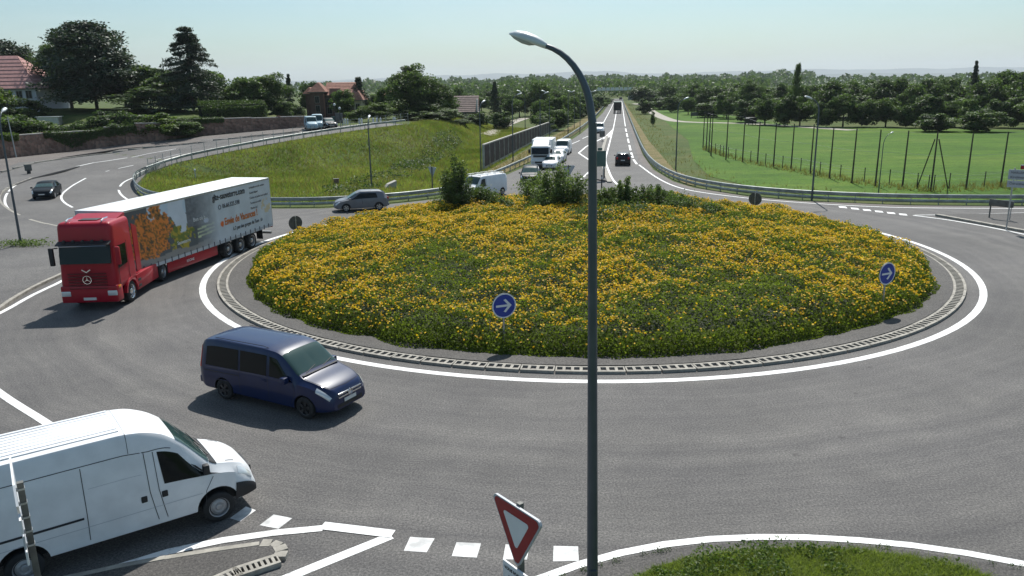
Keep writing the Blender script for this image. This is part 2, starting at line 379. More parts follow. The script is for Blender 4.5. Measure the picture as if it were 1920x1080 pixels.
# ------------------------------------------------------------------ ground
def grow(a, b, step, lo, hi, k=1.25):
    c = list(np.arange(a, b + .01, step)); s = step; x = c[-1]
    while x < hi: s *= k; x += s; c.append(x)
    s = step; x = c[0]
    while x > lo: s *= k; x -= s; c.insert(0, x)
    return np.array(c)
gx = grow(-100, 60, 2, -9000, 9000); gy = grow(4, 215, 2, -60, 14000)
XX, YY = np.meshgrid(gx, gy); P2 = np.stack([XX.ravel(), YY.ravel()], 1); ZZ = TZ(P2) - .05
nx = len(gx); F = [(j*nx + i, j*nx + i + 1, (j + 1)*nx + i + 1, (j + 1)*nx + i) for j in range(len(gy) - 1) for i in range(nx - 1)]
g = link('ground', mesh('ground', np.column_stack([P2, ZZ]), F, M['ground'], smooth=0)); g['kind'] = 'structure'

# ------------------------------------------------------------------ road surface
N_edge = [(255, 352), (258, 366), (300, 384), (400, 391), (510, 391), (600, 391), (720, 384), (840, 371), (880, 358), (1000, 306), (1046, 279), (1090, 250), (1104, 238), (1130, 212), (1144, 191), (1146, 185)]
S_edge = [(1168, 185), (1172, 205), (1188, 245), (1205, 290), (1225, 318), (1262, 340), (1300, 352), (1400, 368), (1500, 377), (1700, 385), (1919, 387)]
poly = [G(*p) for p in N_edge] + [G(*p) for p in S_edge] + [(75, 55), (75, 6), (-75, 6), (-95, 60)] + [tuple(p) for p in WALL[:7]] + [GT(640, 236), GT(700, 230)] \
    + [tuple(E_[k, :2]) for k in (9, 8, 7, 6, 5, 4, 3)]
# keep the far left of the wall line in order
road = sheet('road', poly, M['asphalt'], 0.0)
MK = [0]
def mark(pts, width=.14, m='paint', dz=.006, **k):
    MK[0] += 1; return ribbon('road_marking', pts, width, M[m], dz + (MK[0] % 7)*.0015, road, **k)
def quadmark(px, m='paint_worn'):
    v = [(*G(*p), .006) for p in px]; v.reverse() if False else None
    me = mesh('road_marking', v, [(3, 2, 1, 0)], M[m]); return link('road_marking', me, road)
# circle line of the island
def arc(r, a0, a1, n=90): return [(CX + r*math.cos(a), CY + r*math.sin(a)) for a in np.linspace(a0, a1, n)]
mark(arc(RL, 0, 2*math.pi, 181), .30, sm=0)
# outer lines
mark(W([(1000, 1090), (1100, 1053), (1200, 1028), (1300, 1013), (1400, 1007), (1500, 1007), (1600, 1012), (1700, 1021), (1800, 1035), (1930, 1058), (2080, 1100), (2300, 1200)]), .22)
mark(W([(-120, 640), (0, 589), (60, 553), (108, 532), (150, 508)]), .24)
mark(W([(-110, 640), (-60, 690), (0, 738), (40, 764), (88, 793), (170, 850), (260, 960)]), .26)
mark(W([(100, 1110), (180, 1077), (330, 1029), (480, 1003), (605, 991)]), .24, sm=1)
mark(W([(604, 986), (737, 1002)]), .30, sm=0)
mark(W([(733, 1005), (540, 1083), (380, 1150)]), .26, sm=0)
for q in [[(461, 950), (480, 957), (451, 978), (431, 972)], [(513, 965), (548, 972), (522, 992), (487, 985)], [(769, 1007), (815, 1010), (800, 1036), (757, 1033)], [(856, 1017), (902, 1019), (894, 1046), (847, 1043)],
          [(948, 1021), (993, 1023), (988, 1050), (943, 1049)], [(1038, 1024), (1084, 1025), (1085, 1052), (1037, 1053)]]: quadmark(q)
# right exit
mark(W([(1198, 309), (1230, 333), (1262, 349), (1300, 359), (1400, 372), (1500, 380), (1600, 386), (1700, 390), (1919, 391), (2100, 390)]), .2)
for k in range(6):
    x, y = 1572 + 22.6*k, 388 + 2.75*k
    quadmark([(x, y - 1.6), (x + 14, y - .5), (x + 17, y + 2.6), (x + 2, y + 1.4)], 'paint')
mark(W([(1712, 404), (1770, 411), (1840, 423), (1919, 439), (2060, 470)]), .2)
mark(W([(1715, 403.5), (1800, 402.5), (1919, 399), (2050, 396)]), .15)
# trunk road
mark(W([(1152, 190), (1146, 203), (1138, 218), (1130, 233)]), .2)
for a, b in [((1121, 247), (1116, 250)), ((1104, 255), (1092, 260)), ((1087, 263.5), (1068, 271.5)), ((1040, 285), (1022, 294))]: mark(W([a, b]), .18, sm=0)
mark(W([(1157, 203), (1155, 214), (1151, 237), (1146, 256), (1140, 280), (1134, 300), (1140, 317), (1146, 332), (1155, 345), (1177, 356), (1205, 364), (1240, 372)]), .22)
mark(W([(1147, 250), (1130, 259), (1112, 268)]), .3, sm=0)
mark(W([(1112, 268), (1099, 275), (1085, 287), (1103, 299), (1116, 307)]), .25, sm=0)
mark(W([(1124, 300), (1107, 320), (1092, 334), (1075, 347)]), .22, sm=0)
me = mesh('road_marking', [(*G(*p), .01) for p in [(1151, 240), (1146, 256), (1128, 262)]], [(0, 2, 1)], M['paint']); link('road_marking', me, road)
mark(W([(1166, 190), (1168, 205), (1170, 220), (1172.5, 237)]), .2)
ds = [(1173, 241), (1174.4, 247), (1175, 250), (1176.6, 257), (1177.3, 260), (1179, 268), (1180, 272), (1182.4, 282), (1183.4, 286), (1186.5, 296), (1187.8, 299), (1194, 308)]
for k in range(0, 12, 2): mark(W([ds[k], ds[k + 1]]), .28, sm=0)
# left road
mark(W([(34, 344), (14, 359), (7, 379), (18, 396), (39, 410), (74, 423), (110, 430), (150, 434)]), .2)
mark(W([(161, 334), (128, 352), (113, 367), (118, 379), (136, 389)]), .2)
mark(W([(253, 332), (229, 342), (221, 356), (228, 367), (245, 378)]), .2)
mark(W([(60, 322), (135, 315), (200, 302), (255, 292), (330, 279)]), .25)
for a, b in [((187, 324), (205, 320)), ((222, 316), (250, 310)), ((290, 300), (340, 288)), ((0, 341), (30, 338))]: mark(W([a, b]), .16, sm=0)
# raised footways
def raised(name, pxs, m, h=.12, kerb=True, world=None):
    p = world or W(pxs); o = sheet(name, p, m, h, 3)
    me = o.data; bm = bmesh.new(); bm.from_mesh(me)
    ed = [e for e in bm.edges if len(e.link_faces) == 1]; r = bmesh.ops.extrude_edge_only(bm, edges=ed)
    for v in [x for x in r['geom'] if isinstance(x, bmesh.types.BMVert)]: v.co.z -= h + .05
    bmesh.ops.recalc_face_normals(bm, faces=bm.faces); bm.to_mesh(me); bm.free(); return o
foot = raised('pavement', [(-160, 700), (0, 576), (50, 545), (104, 520), (180, 484), (235, 450), (180, 438), (110, 425), (70, 417), (35, 404), (12, 390), (-2, 375), (6, 357), (60, 336), (150, 313), (60, 322), (0, 330), (-160, 345)], M['pave'])
foot2 = raised('footpath', [(-160, 350), (0, 323), (125, 295), (225, 280), (350, 270), (475, 255), (560, 247), (575, 240), (510, 245), (380, 257), (240, 272), (120, 287), (0, 300), (-160, 316)], M['shoulder'], .1)
def kerbs(parent, pts, name='kerb_stone', L=1.0, wdt=.2, h=.13, m='kerb', dz=0.0, maxn=280):
    p = smoothline(pts, 2); q, s = resample(p, L); mb = MB().box(-L/2 + .012, L/2 - .012, -wdt/2, wdt/2, -.1, h); me = mb.me(name, M[m])
    for i in range(min(len(q) - 1, maxn)):
        a, b = q[i], q[i + 1]; c = (a + b)/2; link(name, me, parent, (c[0], c[1], tz(c[0], c[1]) + dz + random.uniform(-.006, .006)), (0, 0, math.atan2(b[1] - a[1], b[0] - a[0])))
kerbs(foot, W([(-160, 703), (0, 579), (50, 547), (104, 522), (180, 486)]))
kerbs(foot, W([(110, 427), (70, 419), (35, 406), (10, 391), (-4, 375), (4, 357), (60, 335)]))
kerbs(foot2, W([(-160, 352), (0, 325), (125, 297), (225, 282), (350, 272), (475, 257), (560, 249)]), L=2)
# shoulders by the barriers
sheet('shoulder', W([(1196, 300), (1225, 325), (1262, 345), (1300, 356), (1400, 370), (1500, 379), (1600, 384.5), (1700, 388.5), (1919, 389.5), (1919, 387.5), (1700, 385.5), (1500, 377.5), (1400, 368.3), (1300, 352.4), (1262, 340.5), (1225, 318.6), (1205, 290.6)]), M['shoulder'], .004, None)
sheet('shoulder', W([(1168.5, 187), (1174, 215), (1188, 262), (1197, 300), (1205, 290), (1188, 245), (1172, 205)]), M['shoulder'], .004, None)
# splitter islands
spl = raised('splitter_island', [(1137, 258), (1130, 278), (1127, 296), (1134, 318), (1142, 342), (1120, 338), (1105, 330), (1122, 300), (1104, 288), (1122, 270)], M['asphalt_dark'])
kerbs(spl, W([(1138, 256), (1131, 278), (1126, 297), (1133, 318), (1143, 343)]), L=1.5, wdt=.45, h=.14)
spr = raised('splitter_island', [(1758, 405), (1840, 419), (1919, 434), (2050, 458), (2050, 400), (1919, 402), (1840, 404)], M['asphalt_dark'])
kerbs(spr, W([(1756, 405), (1840, 420), (1919, 435), (2050, 460)]), L=.9, wdt=.35, h=.15)
# ------------------------------------------------------------------ ladder kerb blocks (precast blocks with pockets)
def ladder_block(L, wd, h=.10, n=4, m=None):
    bm = MB(); a, b = -L/2 + .015, L/2 - .015; r1_, r2_ = wd*.2, wd*.24
    bm.box(a, b, -wd/2, -wd/2 + r1_, -.1, h); bm.box(a, b, wd/2 - r2_, wd/2, -.1, h); cw = (b - a)/n; rb = .05 if n < 6 else .03
    for k in range(n + 1):
        x = a + k*cw; bm.box(max(a, x - rb), min(b, x + rb), -wd/2 + r1_, wd/2 - r2_, -.1, h - .002)
    v, f = bm.v, bm.f; k0 = len(f); bm.box(a + .01, b - .01, -wd/2 + .05, wd/2 - .05, -.09, h - .075)
    return mesh('kerb_block', bm.v, bm.f, [M['kerb'], M['kerb_dark']], [0]*k0 + [1]*(len(bm.f) - k0))
isl = link('central_island', mesh('central_island', [], [], M['asphalt_dark'])); isl['kind'] = 'structure'
ann = MB(); n = 180; r0, r1 = 10, 18.9
v = []; f = []
for i in range(n):
    a = 2*math.pi*i/n
    v += [(CX + r0*math.cos(a), CY + r0*math.sin(a), .125), (CX + r1*math.cos(a), CY + r1*math.sin(a), .125)]
for i in range(n):
    j = (i + 1) % n; f.append((2*i, 2*i + 1, 2*j + 1, 2*j))
link('apron', mesh('apron', v, f, M['asphalt_dark']), isl)
rb = 19.15; nb = 102; Lb = 2*math.pi*rb/nb; bme = ladder_block(Lb*1.0, .55)
for i in range(nb):
    a = 2*math.pi*i/nb; link('kerb_block', bme, isl, (CX + rb*math.cos(a), CY + rb*math.sin(a), random.uniform(-.006, .006)), (0, 0, a + math.pi/2))
# near splitter island bottom left
nearpoly = [(160, 1086), (300, 1058), (400, 1042), (485, 1030), (508, 1030), (520, 1038), (515, 1050), (470, 1066), (380, 1110), (250, 1180), (60, 1180)]
spn = raised('splitter_island', nearpoly, M['asphalt_dark'], .1)
b1 = ladder_block(.92, .36, .11, 8)
kerbs(spn, W([(120, 1092), (200, 1074), (330, 1050), (420, 1036), (487, 1027)]), L=.95, wdt=.14, h=.11)
q, s = resample(smoothline(W([(300, 1150), (420, 1088), (500, 1062), (518, 1056)]), 1), .9)
for i in range(len(q) - 1):
    a, b = q[i], q[i + 1]; c = (a + b)/2; link('kerb_block', b1, spn, (c[0], c[1], 0), (0, 0, math.atan2(b[1] - a[1], b[0] - a[0])))
q, s = resample(smoothline(W([(524, 1052), (531, 1041), (526, 1031), (511, 1025), (490, 1026)]), 2), .24)
wm = MB().prism([(-.105, -.1), (.105, -.1), (.105, .1), (-.105, .1)], -.13, .13).me('kerb_stone', M['kerb'])
for i in range(len(q) - 1):
    a, b = q[i], q[i + 1]; c = (a + b)/2; link('kerb_stone', wm, spn, (c[0], c[1], random.uniform(-.01, .01)), (0, 0, math.atan2(b[1] - a[1], b[0] - a[0])))
# grass areas
gp = [(1180, 1092), (1225, 1068), (1290, 1049), (1380, 1036), (1480, 1030), (1600, 1034), (1700, 1047), (1790, 1063), (1860, 1088), (1990, 1180), (1700, 1400), (1100, 1400), (1080, 1180)]
sheet('near_verge', W([(960, 1130), (1100, 1064), (1200, 1040), (1300, 1024), (1400, 1017), (1500, 1017), (1600, 1022), (1700, 1032), (1800, 1047), (1930, 1072), (2080, 1115), (2300, 1215), (2100, 1500), (900, 1500)]), M['asphalt_dark'], .005, None)
raised('grass_plot', gp, M['ground'], .05)
pas = [(1215, 196), (1230, 212), (1262, 240), (1290, 262), (1300, 300), (1330, 330), (1420, 352), (1520, 366), (1650, 376), (1919, 378), (2200, 376), (2600, 300), (2300, 236), (1919, 244), (1500, 236), (1300, 205)]
sheet('pasture', [G(*p) for p in pas], M['pasture'], -.02, None)
ribbon('path', [G(*p) for p in [(1204, 195), (1222, 210), (1248, 223), (1275, 229), (1400, 231), (1520, 239), (1600, 244)]], 3.2, M['path'], .0)
ribbon('path', [G(*p) for p in [(1196, 194), (1215, 198), (1240, 199)]], 6, M['path'], .0)
ribbon('path', [G(*p) for p in [(985, 221), (955, 231), (930, 244), (915, 256)]], 3, M['path'], .0)
sheet('dry_verge', [G(*p) for p in [(1170, 190), (1186, 215), (1215, 262), (1262, 316), (1300, 334), (1330, 345), (1290, 347), (1245, 322), (1218, 296), (1193, 243), (1174, 205)]], M['verge'], -.012, None)
sheet('dry_verge', [G(*p) for p in [(885, 350), (1000, 300), (1046, 272), (1090, 243), (1104, 232), (1143, 190), (1139, 190), (1085, 228), (1035, 256), (960, 296), (905, 325)]], M['verge'], -.012, None)

# ------------------------------------------------------------------ leaf clouds
def leafcloud(name, c, size, nrm, tone, m, parent=None, loc=None, aspect=.6, jitter=.8, mats2=None):
    """one diamond-shaped leaf (or small spray) per centre"""
    n = len(c); size = np.asarray(size)*np.ones(n)
    nr = nrm + rng.normal(0, jitter, (n, 3)); nr /= np.linalg.norm(nr, axis=1)[:, None] + 1e-9
    t = np.cross(nr, rng.normal(0, 1, (n, 3))); t /= np.linalg.norm(t, axis=1)[:, None] + 1e-9
    b = np.cross(nr, t); s = size[:, None]
    V = np.stack([c - t*s*.5, c - b*s*aspect*.5 + nr*s*.08, c + t*s*.5, c + b*s*aspect*.5 + nr*s*.08], 1).reshape(-1, 3)
    me = bpy.data.meshes.new(name); me.vertices.add(4*n); me.vertices.foreach_set('co', V.ravel().astype(np.float32))
    me.loops.add(4*n); me.loops.foreach_set('vertex_index', np.arange(4*n, dtype=np.int32)); me.polygons.add(n)
    me.polygons.foreach_set('loop_start', np.arange(0, 4*n, 4, dtype=np.int32)); me.polygons.foreach_set('loop_total', np.full(n, 4, np.int32))
    me.materials.append(m); me.update(calc_edges=True)
    a = me.attributes.new('tone', 'FLOAT', 'POINT'); a.data.foreach_set('value', np.repeat(np.clip(tone, 0, 1), 4).astype(np.float32))
    me.validate()
    return link(name, me, parent, loc) if parent is not False else me
def vnoise(P, s, seed=0, oct_=3):
    """smooth value noise in the plane, 0..1"""
    out = 0; amp = 1; tot = 0
    for o in range(oct_):
        r = np.random.default_rng(seed + o); T = r.random((64, 64)); q = P[:, :2]*s*(2**o) + 100; i = np.floor(q).astype(int); f = q - i; f = f*f*(3 - 2*f)
        a = T[i[:, 0] % 64, i[:, 1] % 64]; b = T[(i[:, 0] + 1) % 64, i[:, 1] % 64]; c = T[i[:, 0] % 64, (i[:, 1] + 1) % 64]; d = T[(i[:, 0] + 1) % 64, (i[:, 1] + 1) % 64]
        out = out + amp*((a*(1 - f[:, 0]) + b*f[:, 0])*(1 - f[:, 1]) + (c*(1 - f[:, 0]) + d*f[:, 0])*f[:, 1]); tot += amp; amp *= .5
    return out/tot
# ------------------------------------------------------------------ flowering shrub bed on the island
RB = 18.05
def bed_h(P):
    d = np.hypot(P[:, 0] - CX, P[:, 1] - CY); ang = np.arctan2(P[:, 1] - CY, P[:, 0] - CX)
    rb_ = RB + (vnoise(np.stack([ang*6, ang*0 + 3], 1), 1.5, 5) - .5)*1.1
    e = np.clip((rb_ - d)/1.5, 0, 1); n = vnoise(P, .5, 11, 3); n2 = vnoise(P, 1.7, 21, 2)
    return .12 + np.sqrt(1 - (1 - e)**2)*(.72 + 1.0*(1 - (d/RB)**2).clip(0) + (n - .5)*.7 + (n2 - .5)*.6), rb_, d
n = 380000
rr = np.sqrt(rng.random(n))*(RB + .5); rr = np.where(rng.random(n) < .22, RB - np.abs(rng.normal(0, .9, n)), rr); th = rng.random(n)*2*math.pi
P = np.stack([CX + rr*np.cos(th), CY + rr*np.sin(th)], 1); h, rb_, d = bed_h(P); k = d < rb_ + .1; P, h, d = P[k], h[k], d[k]; n = len(P)
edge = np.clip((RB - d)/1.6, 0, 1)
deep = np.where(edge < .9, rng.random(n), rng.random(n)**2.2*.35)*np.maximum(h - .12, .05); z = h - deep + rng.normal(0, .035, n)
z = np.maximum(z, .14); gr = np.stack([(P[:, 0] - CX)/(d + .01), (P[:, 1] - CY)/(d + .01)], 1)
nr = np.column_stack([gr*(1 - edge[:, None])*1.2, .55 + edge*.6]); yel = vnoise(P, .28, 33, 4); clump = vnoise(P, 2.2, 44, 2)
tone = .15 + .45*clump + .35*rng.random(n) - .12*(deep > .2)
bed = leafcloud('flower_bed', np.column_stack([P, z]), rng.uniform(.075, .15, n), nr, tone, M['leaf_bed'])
setp(bed, 'low spreading green shrubs with orange yellow flowers covering the roundabout island', 'shrub bed', None, 'stuff')
# flowers: five petals read as small rosettes; two crossing diamonds each
n = 190000; rr = np.sqrt(rng.random(n))*(RB + .2); th = rng.random(n)*2*math.pi
P = np.stack([CX + rr*np.cos(th), CY + rr*np.sin(th)], 1); h, rb_, d = bed_h(P); yel = vnoise(P, .28, 33, 4); y2 = vnoise(P, 1.3, 35, 2)
side = (CY - P[:, 1])/RB; pr = np.clip((yel - .40)*2.4 + .8*(y2 - .5) + .40 - .30*side - .22*np.clip((P[:, 0] - CX)/RB, 0, 1)*(side > -.2), .035, .8)
pr *= np.where(d > RB - .9, .45, 1); k = (d < rb_ - .1) & (rng.random(n) < pr*.62); P, h, d = P[k], h[k], d[k]; n = len(P)
c = np.column_stack([P, h + .04 + rng.normal(0, .035, n)]); up = np.tile([0, -.25, 1.0], (n, 1))
c2 = np.vstack([c, c + [0, 0, .006]]); fl = leafcloud('flowers', c2, np.tile(rng.uniform(.07, .125, n), 2), np.vstack([up, up]), np.tile(rng.random(n), 2), M['petal'], bed, aspect=.75, jitter=.6); fl['kind'] = 'stuff'
# dark soil and stems under the leaves
n = 2600; th = rng.random(n)*2*math.pi; rr = RB - .25 - rng.random(n)*1.4; mb = MB()
v = []; f = []
for i in range(n):
    x, y = CX + rr[i]*math.cos(th[i]), CY + rr[i]*math.sin(th[i]); hh = .35 + rng.random()*.4; k0 = len(v); a, b = rng.normal(0, .18, 2)
    v += [(x - .012, y, .1), (x + .012, y, .1), (x + a, y + b, .12 + hh)]; f.append((k0, k0 + 1, k0 + 2))
st = link('stems', mesh('stems', v, f, M['bark']), bed); st['kind'] = 'stuff'
ang = np.linspace(0, 2*math.pi, 73)[:-1]
v = [(CX, CY, 1.15)]; f = []
for k_, r_ in enumerate([5, 10, 14, 15.7, 16.5]):
    for a in ang:
        v.append((CX + r_*math.cos(a), CY + r_*math.sin(a), [1.1, .9, .55, .3, .128][k_]))
for i in range(72):
    j = (i + 1) % 72; f.append((0, 1 + i, 1 + j))
    for k_ in range(4): f.append((1 + k_*72 + i, 1 + (k_ + 1)*72 + i, 1 + (k_ + 1)*72 + j, 1 + k_*72 + j))
soil = link('soil', mesh('soil', v, f, mat('bed_soil', (.02, .028, .01), .95, var=.4, vscale=4)), bed)

# ------------------------------------------------------------------ trees
def crown_pts(kind, n, seed, leaf):
    r = np.random.default_rng(seed); C = []; Nn = []; T = []
    if kind in ('round', 'tall', 'wide', 'bush'):
        nb = {'round': 46, 'tall': 60, 'wide': 54, 'bush': 30}[kind]
        hx, hz, z0 = {'round': (.46, .47, .53), 'tall': (.46, .48, .52), 'wide': (.46, .45, .55), 'bush': (.47, .50, .46)}[kind]
        for b in range(nb):
            q = r.normal(0, 1, 3); q /= np.linalg.norm(q); q *= r.random()**.45*.82
            if q[2] < -.75 and kind != 'bush': q[2] *= .6
            taper = 1 - .28*max(0, q[2]); c = np.array([q[0]*hx*taper, q[1]*hx*taper, z0 + q[2]*hz]); rad = r.uniform(.09, .185)*(1.15 - .4*abs(q[2]))
            m = int(n/nb); u = r.normal(0, 1, (m, 3)); u /= np.linalg.norm(u, axis=1)[:, None]; u[:, 2] = np.abs(u[:, 2])*np.where(r.random(m) < .72, 1, -1)
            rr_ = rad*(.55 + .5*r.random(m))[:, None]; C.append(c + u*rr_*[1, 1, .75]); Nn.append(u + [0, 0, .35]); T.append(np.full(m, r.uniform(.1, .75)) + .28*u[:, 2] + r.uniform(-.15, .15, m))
    elif kind in ('fir', 'cedar', 'poplar'):
        tiers = {'fir': 17, 'cedar': 13, 'poplar': 16}[kind]
        for i in range(tiers):
            t = (i + .3*r.random())/tiers
            if kind == 'fir': rad = .47*(1 - t)**.85 + .02; z = .1 + .88*t; droop = .14
            elif kind == 'cedar': rad = .47*math.sqrt(max(0, 1 - t**1.7))*r.uniform(.75, 1.05) + .03; z = .14 + .82*t; droop = .02
            else: rad = .42*math.sin(math.pi*min(1, .12 + t*.86))**.6; z = .06 + .9*t; droop = -.25
            for a in range({'fir': 9, 'cedar': 9, 'poplar': 7}[kind]):
                an = r.random()*2*math.pi; m = int(n/tiers/9); s = r.random(m)**.6; L = rad*r.uniform(.65, 1.12)
                x = s*L; wv = r.normal(0, .028 + .03*(kind != 'fir'), m); zz = z - droop*s*L*1.6 + r.normal(0, .012 + .012*(kind == 'cedar'), m)
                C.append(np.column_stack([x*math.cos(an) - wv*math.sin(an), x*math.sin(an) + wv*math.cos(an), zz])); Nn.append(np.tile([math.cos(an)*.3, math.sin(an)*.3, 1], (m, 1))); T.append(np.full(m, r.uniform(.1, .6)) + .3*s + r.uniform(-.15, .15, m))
    C = np.vstack(C); return C, np.vstack(Nn), np.concatenate(T)
CROWN = {}; TRUNK = {}
def crown_mesh(kind, var, big):
    key = (kind, var, big)
    if key not in CROWN:
        n, leaf = {2: (22000, .026), 1: (7000, .045), 0: (1700, .07)}[big]
        c, nn, t = crown_pts(kind, n, hash((kind == 'round', len(kind), var)) % 9999, leaf); mm = M['leaf_fir'] if kind in ('fir', 'cedar') else M['leaf']
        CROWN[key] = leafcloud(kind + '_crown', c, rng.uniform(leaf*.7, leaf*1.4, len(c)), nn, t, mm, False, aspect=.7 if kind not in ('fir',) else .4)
    return CROWN[key]
def trunk_mesh(kind, var):
    key = (kind in ('fir', 'poplar', 'cedar'), var)
    if key not in TRUNK:
        r = random.Random(var + 5); mb = MB()
        if key[0]: mb.tube([(0, 0, 0), (.003, 0, .4), (0, 0, .97)], [.02, .014, .002], 7)
        else:
            mb.tube([(0, 0, 0), (.006, .004, .18), (-.008, 0, .42), (.004, 0, .72)], [.026, .02, .014, .005], 8)
            for k in range(7):
                a = r.random()*6.28; z = r.uniform(.2, .5); L = r.uniform(.18, .34)
                mb.tube([(0, 0, z), (math.cos(a)*L*.5, math.sin(a)*L*.5, z + L*.45), (math.cos(a)*L, math.sin(a)*L, z + L*.95)], [.011, .007, .003], 5)
        TRUNK[key] = mb.me('trunk', M['bark'])
    return TRUNK[key]
KN = {'round': 'broadleaf_tree', 'tall': 'broadleaf_tree', 'wide': 'broadleaf_tree', 'fir': 'fir_tree', 'cedar': 'cedar_tree', 'poplar': 'poplar_tree', 'bush': 'bush'}
def tree(kind, px, Y, top, wpx, label, group=None, big=1, light=False, cat=None, base=None):
    X = at(px, 300, Y)[0]; z0 = tz(X, Y) - .1 if base is None else base; zt = at(px, top, Y)[2]; Hh = max(.6, zt - z0); wm_ = wpx/ppm(Y)/.94
    name = KN[kind]
    t = thing(name, label, cat or ('bush' if kind == 'bush' else 'tree'), (X, Y, z0), random.uniform(0, 6.28), group)
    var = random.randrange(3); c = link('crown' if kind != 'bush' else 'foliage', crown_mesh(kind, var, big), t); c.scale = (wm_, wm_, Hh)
    if light: c.material_slots[0].link = 'OBJECT'; c.material_slots[0].material = M['leaf_light']
    if kind != 'bush' or big > 1:
        k = link('trunk' if kind != 'bush' else 'stem', trunk_mesh(kind, var), t); k.scale = (min(wm_, Hh)*1.0, min(wm_, Hh)*1.0, Hh)
    return t
# garden side, left
tree('cedar', 196, 148, 34, 200, 'huge dark cedar towering over the garden, tallest tree behind the stone wall', big=2)
tree('tall', 150, 158, 52, 110, 'tall dark tree with two stems rising just left behind the huge cedar', big=2)
tree('cedar', 28, 165, 66, 170, 'dark spreading tree above the pink roof at the far left', big=2)
tree('fir', 374, 140, 44, 160, 'pointed blue green fir with thin spire behind the trimmed hedge', big=2)
tree('round', 295, 150, 118, 110, 'round dark tree filling the gap between the cedar and the pointed fir', big=1)
tree('round', 425, 150, 150, 100, 'dark rounded tree at the right foot of the pointed fir', big=1)
tree('round', 508, 150, 128, 100, 'mid green garden tree above the right end of the trimmed hedge', big=2)
tree('fir', 553, 155, 136, 34, 'narrow dark conifer left of the brick villa', big=1)
tree('bush', 66, 141, 176, 84, 'dark bush hiding the foot of the pink roofed house')
tree('wide', 2, 138, 152, 90, 'olive green garden tree in front of the pink roofed house', big=1, light=True)
tree('round', 300, 142, 160, 150, 'low dark tree between the cedar and the trimmed hedge', big=1)
for (kd, px_, Y_, tp_, w_, lb) in [('round', 250, 152, 96, 120, 'dark tree at the right shoulder of the huge cedar'), ('round', 335, 146, 128, 110, 'dark tree touching the left side of the pointed fir'), ('round', 405, 152, 118, 90, 'dark tree close behind the right side of the pointed fir'),
    ('round', 470, 146, 140, 90, 'dark tree above the middle of the trimmed hedge'), ('tall', 112, 170, 96, 80, 'dark tree between the pink roof and the huge cedar'), ('round', 56, 176, 78, 110, 'dark tree directly behind the pink roof'), ('bush', 345, 140, 180, 90, 'dark bush behind the left end of the trimmed hedge'), ('bush', 535, 148, 178, 60, 'dark bush between the trimmed hedge and the brick villa'), ('bush', 562, 150, 190, 40, 'dark bush at the left corner of the brick villa'),
    ('bush', 260, 138, 196, 90, 'dark bush below the gap right of the huge cedar'), ('tall', 728, 160, 160, 40, 'slim dark tree at the left edge of the big tree group'), ('bush', 768, 143, 204, 60, 'dark bush at the left foot of the big tree group'), ('bush', 806, 141, 206, 66, 'dark bush in the shade under the big tree group'), ('tall', 842, 158, 176, 50, 'dark tree at the right edge of the big tree group'), ('bush', 868, 150, 222, 50, 'low dark bush below the grey brown roof')]: tree(kd, px_, Y_, tp_, w_, lb)
tree('wide', 593, 190, 147, 52, 'domed dark tree standing behind the square villa tower', big=1)
tree('round', 650, 158, 160, 46, 'dark purple leaved tree growing in front of the brick villa', big=1)
tree('tall', 633, 195, 150, 26, 'slim green tree peeping over the villa roof', big=1)
tree('fir', 681, 176, 141, 62, 'broad dark conifer right of the villa', big=1)
tree('round', 700, 180, 170, 60, 'dark bushy tree between the conifer and the small red roof', big=1)
tree('wide', 713, 138, 190, 72, 'bright light green round tree on top of the embankment', big=2, light=True)
tree('bush', 672, 136, 202, 42, 'bright light green bush left of the round light green tree', big=1, light=True)
tree('tall', 775, 150, 116, 112, 'tall loose crowned tree, highest of the big group at the end of the embankment', big=2)
tree('tall', 820, 152, 150, 78, 'dark tree at the right side of the big group by the embankment', big=2)
tree('round', 752, 156, 178, 60, 'dark tree at the left foot of the big tree group', big=1)
tree('bush', 838, 146, 198, 70, 'dark bush under the right side of the big tree group', big=1)
tree('round', 797, 148, 185, 70, 'dark low tree under the middle of the big tree group', big=1)
for i, (px, Y, top, wd) in enumerate([(858, 165, 208, 52), (900, 170, 203, 44), (940, 176, 200, 50), (880, 168, 216, 40)]): tree('bush', px, Y, top, wd, ['dark bush at the foot of the grey brown roofed house', 'dark green bush right of the grey brown roofed house', 'dark bush beside the small gravel track left of the noise wall', 'low bush in front of the grey brown roofed house'][i], None, 1)
tree('fir', 930, 200, 150, 38, 'dark conifer standing alone above the trees left of the trunk road', big=1)
tree('tall', 862, 215, 162, 36, 'small loose tree behind the grey brown roof', big=1)
tree('wide', 1012, 240, 148, 52, 'round domed tree standing above the wood left of the trunk road', big=1)
ORD = ['first', 'second', 'third', 'fourth', 'fifth', 'sixth', 'seventh', 'eighth', 'ninth', 'tenth', 'eleventh', 'twelfth', 'thirteenth', 'fourteenth', 'fifteenth', 'sixteenth', 'seventeenth', 'eighteenth', 'nineteenth', 'twentieth', 'twenty-first', 'twenty-second', 'twenty-third', 'twenty-fourth', 'twenty-fifth', 'twenty-sixth', 'twenty-seventh', 'twenty-eighth', 'twenty-ninth', 'thirtieth']
k = 0
for (x, Y, top) in [(868, 250, 180), (885, 260, 176), (905, 250, 170), (918, 300, 166), (948, 290, 165), (957, 230, 172), (975, 240, 165), (987, 300, 166), (996, 250, 172), (1035, 260, 166), (1052, 270, 170), (1061, 320, 166), (1075, 280, 166), (1090, 300, 168), (1108, 330, 172)]:
    tree('round' if k % 3 else 'tall', x, Y, top + random.uniform(-3, 3), 46, ORD[k] + ' dark tree from the grey brown roof in the wood beside the trunk road', 'trees of the wood left of the trunk road', 1); k += 1
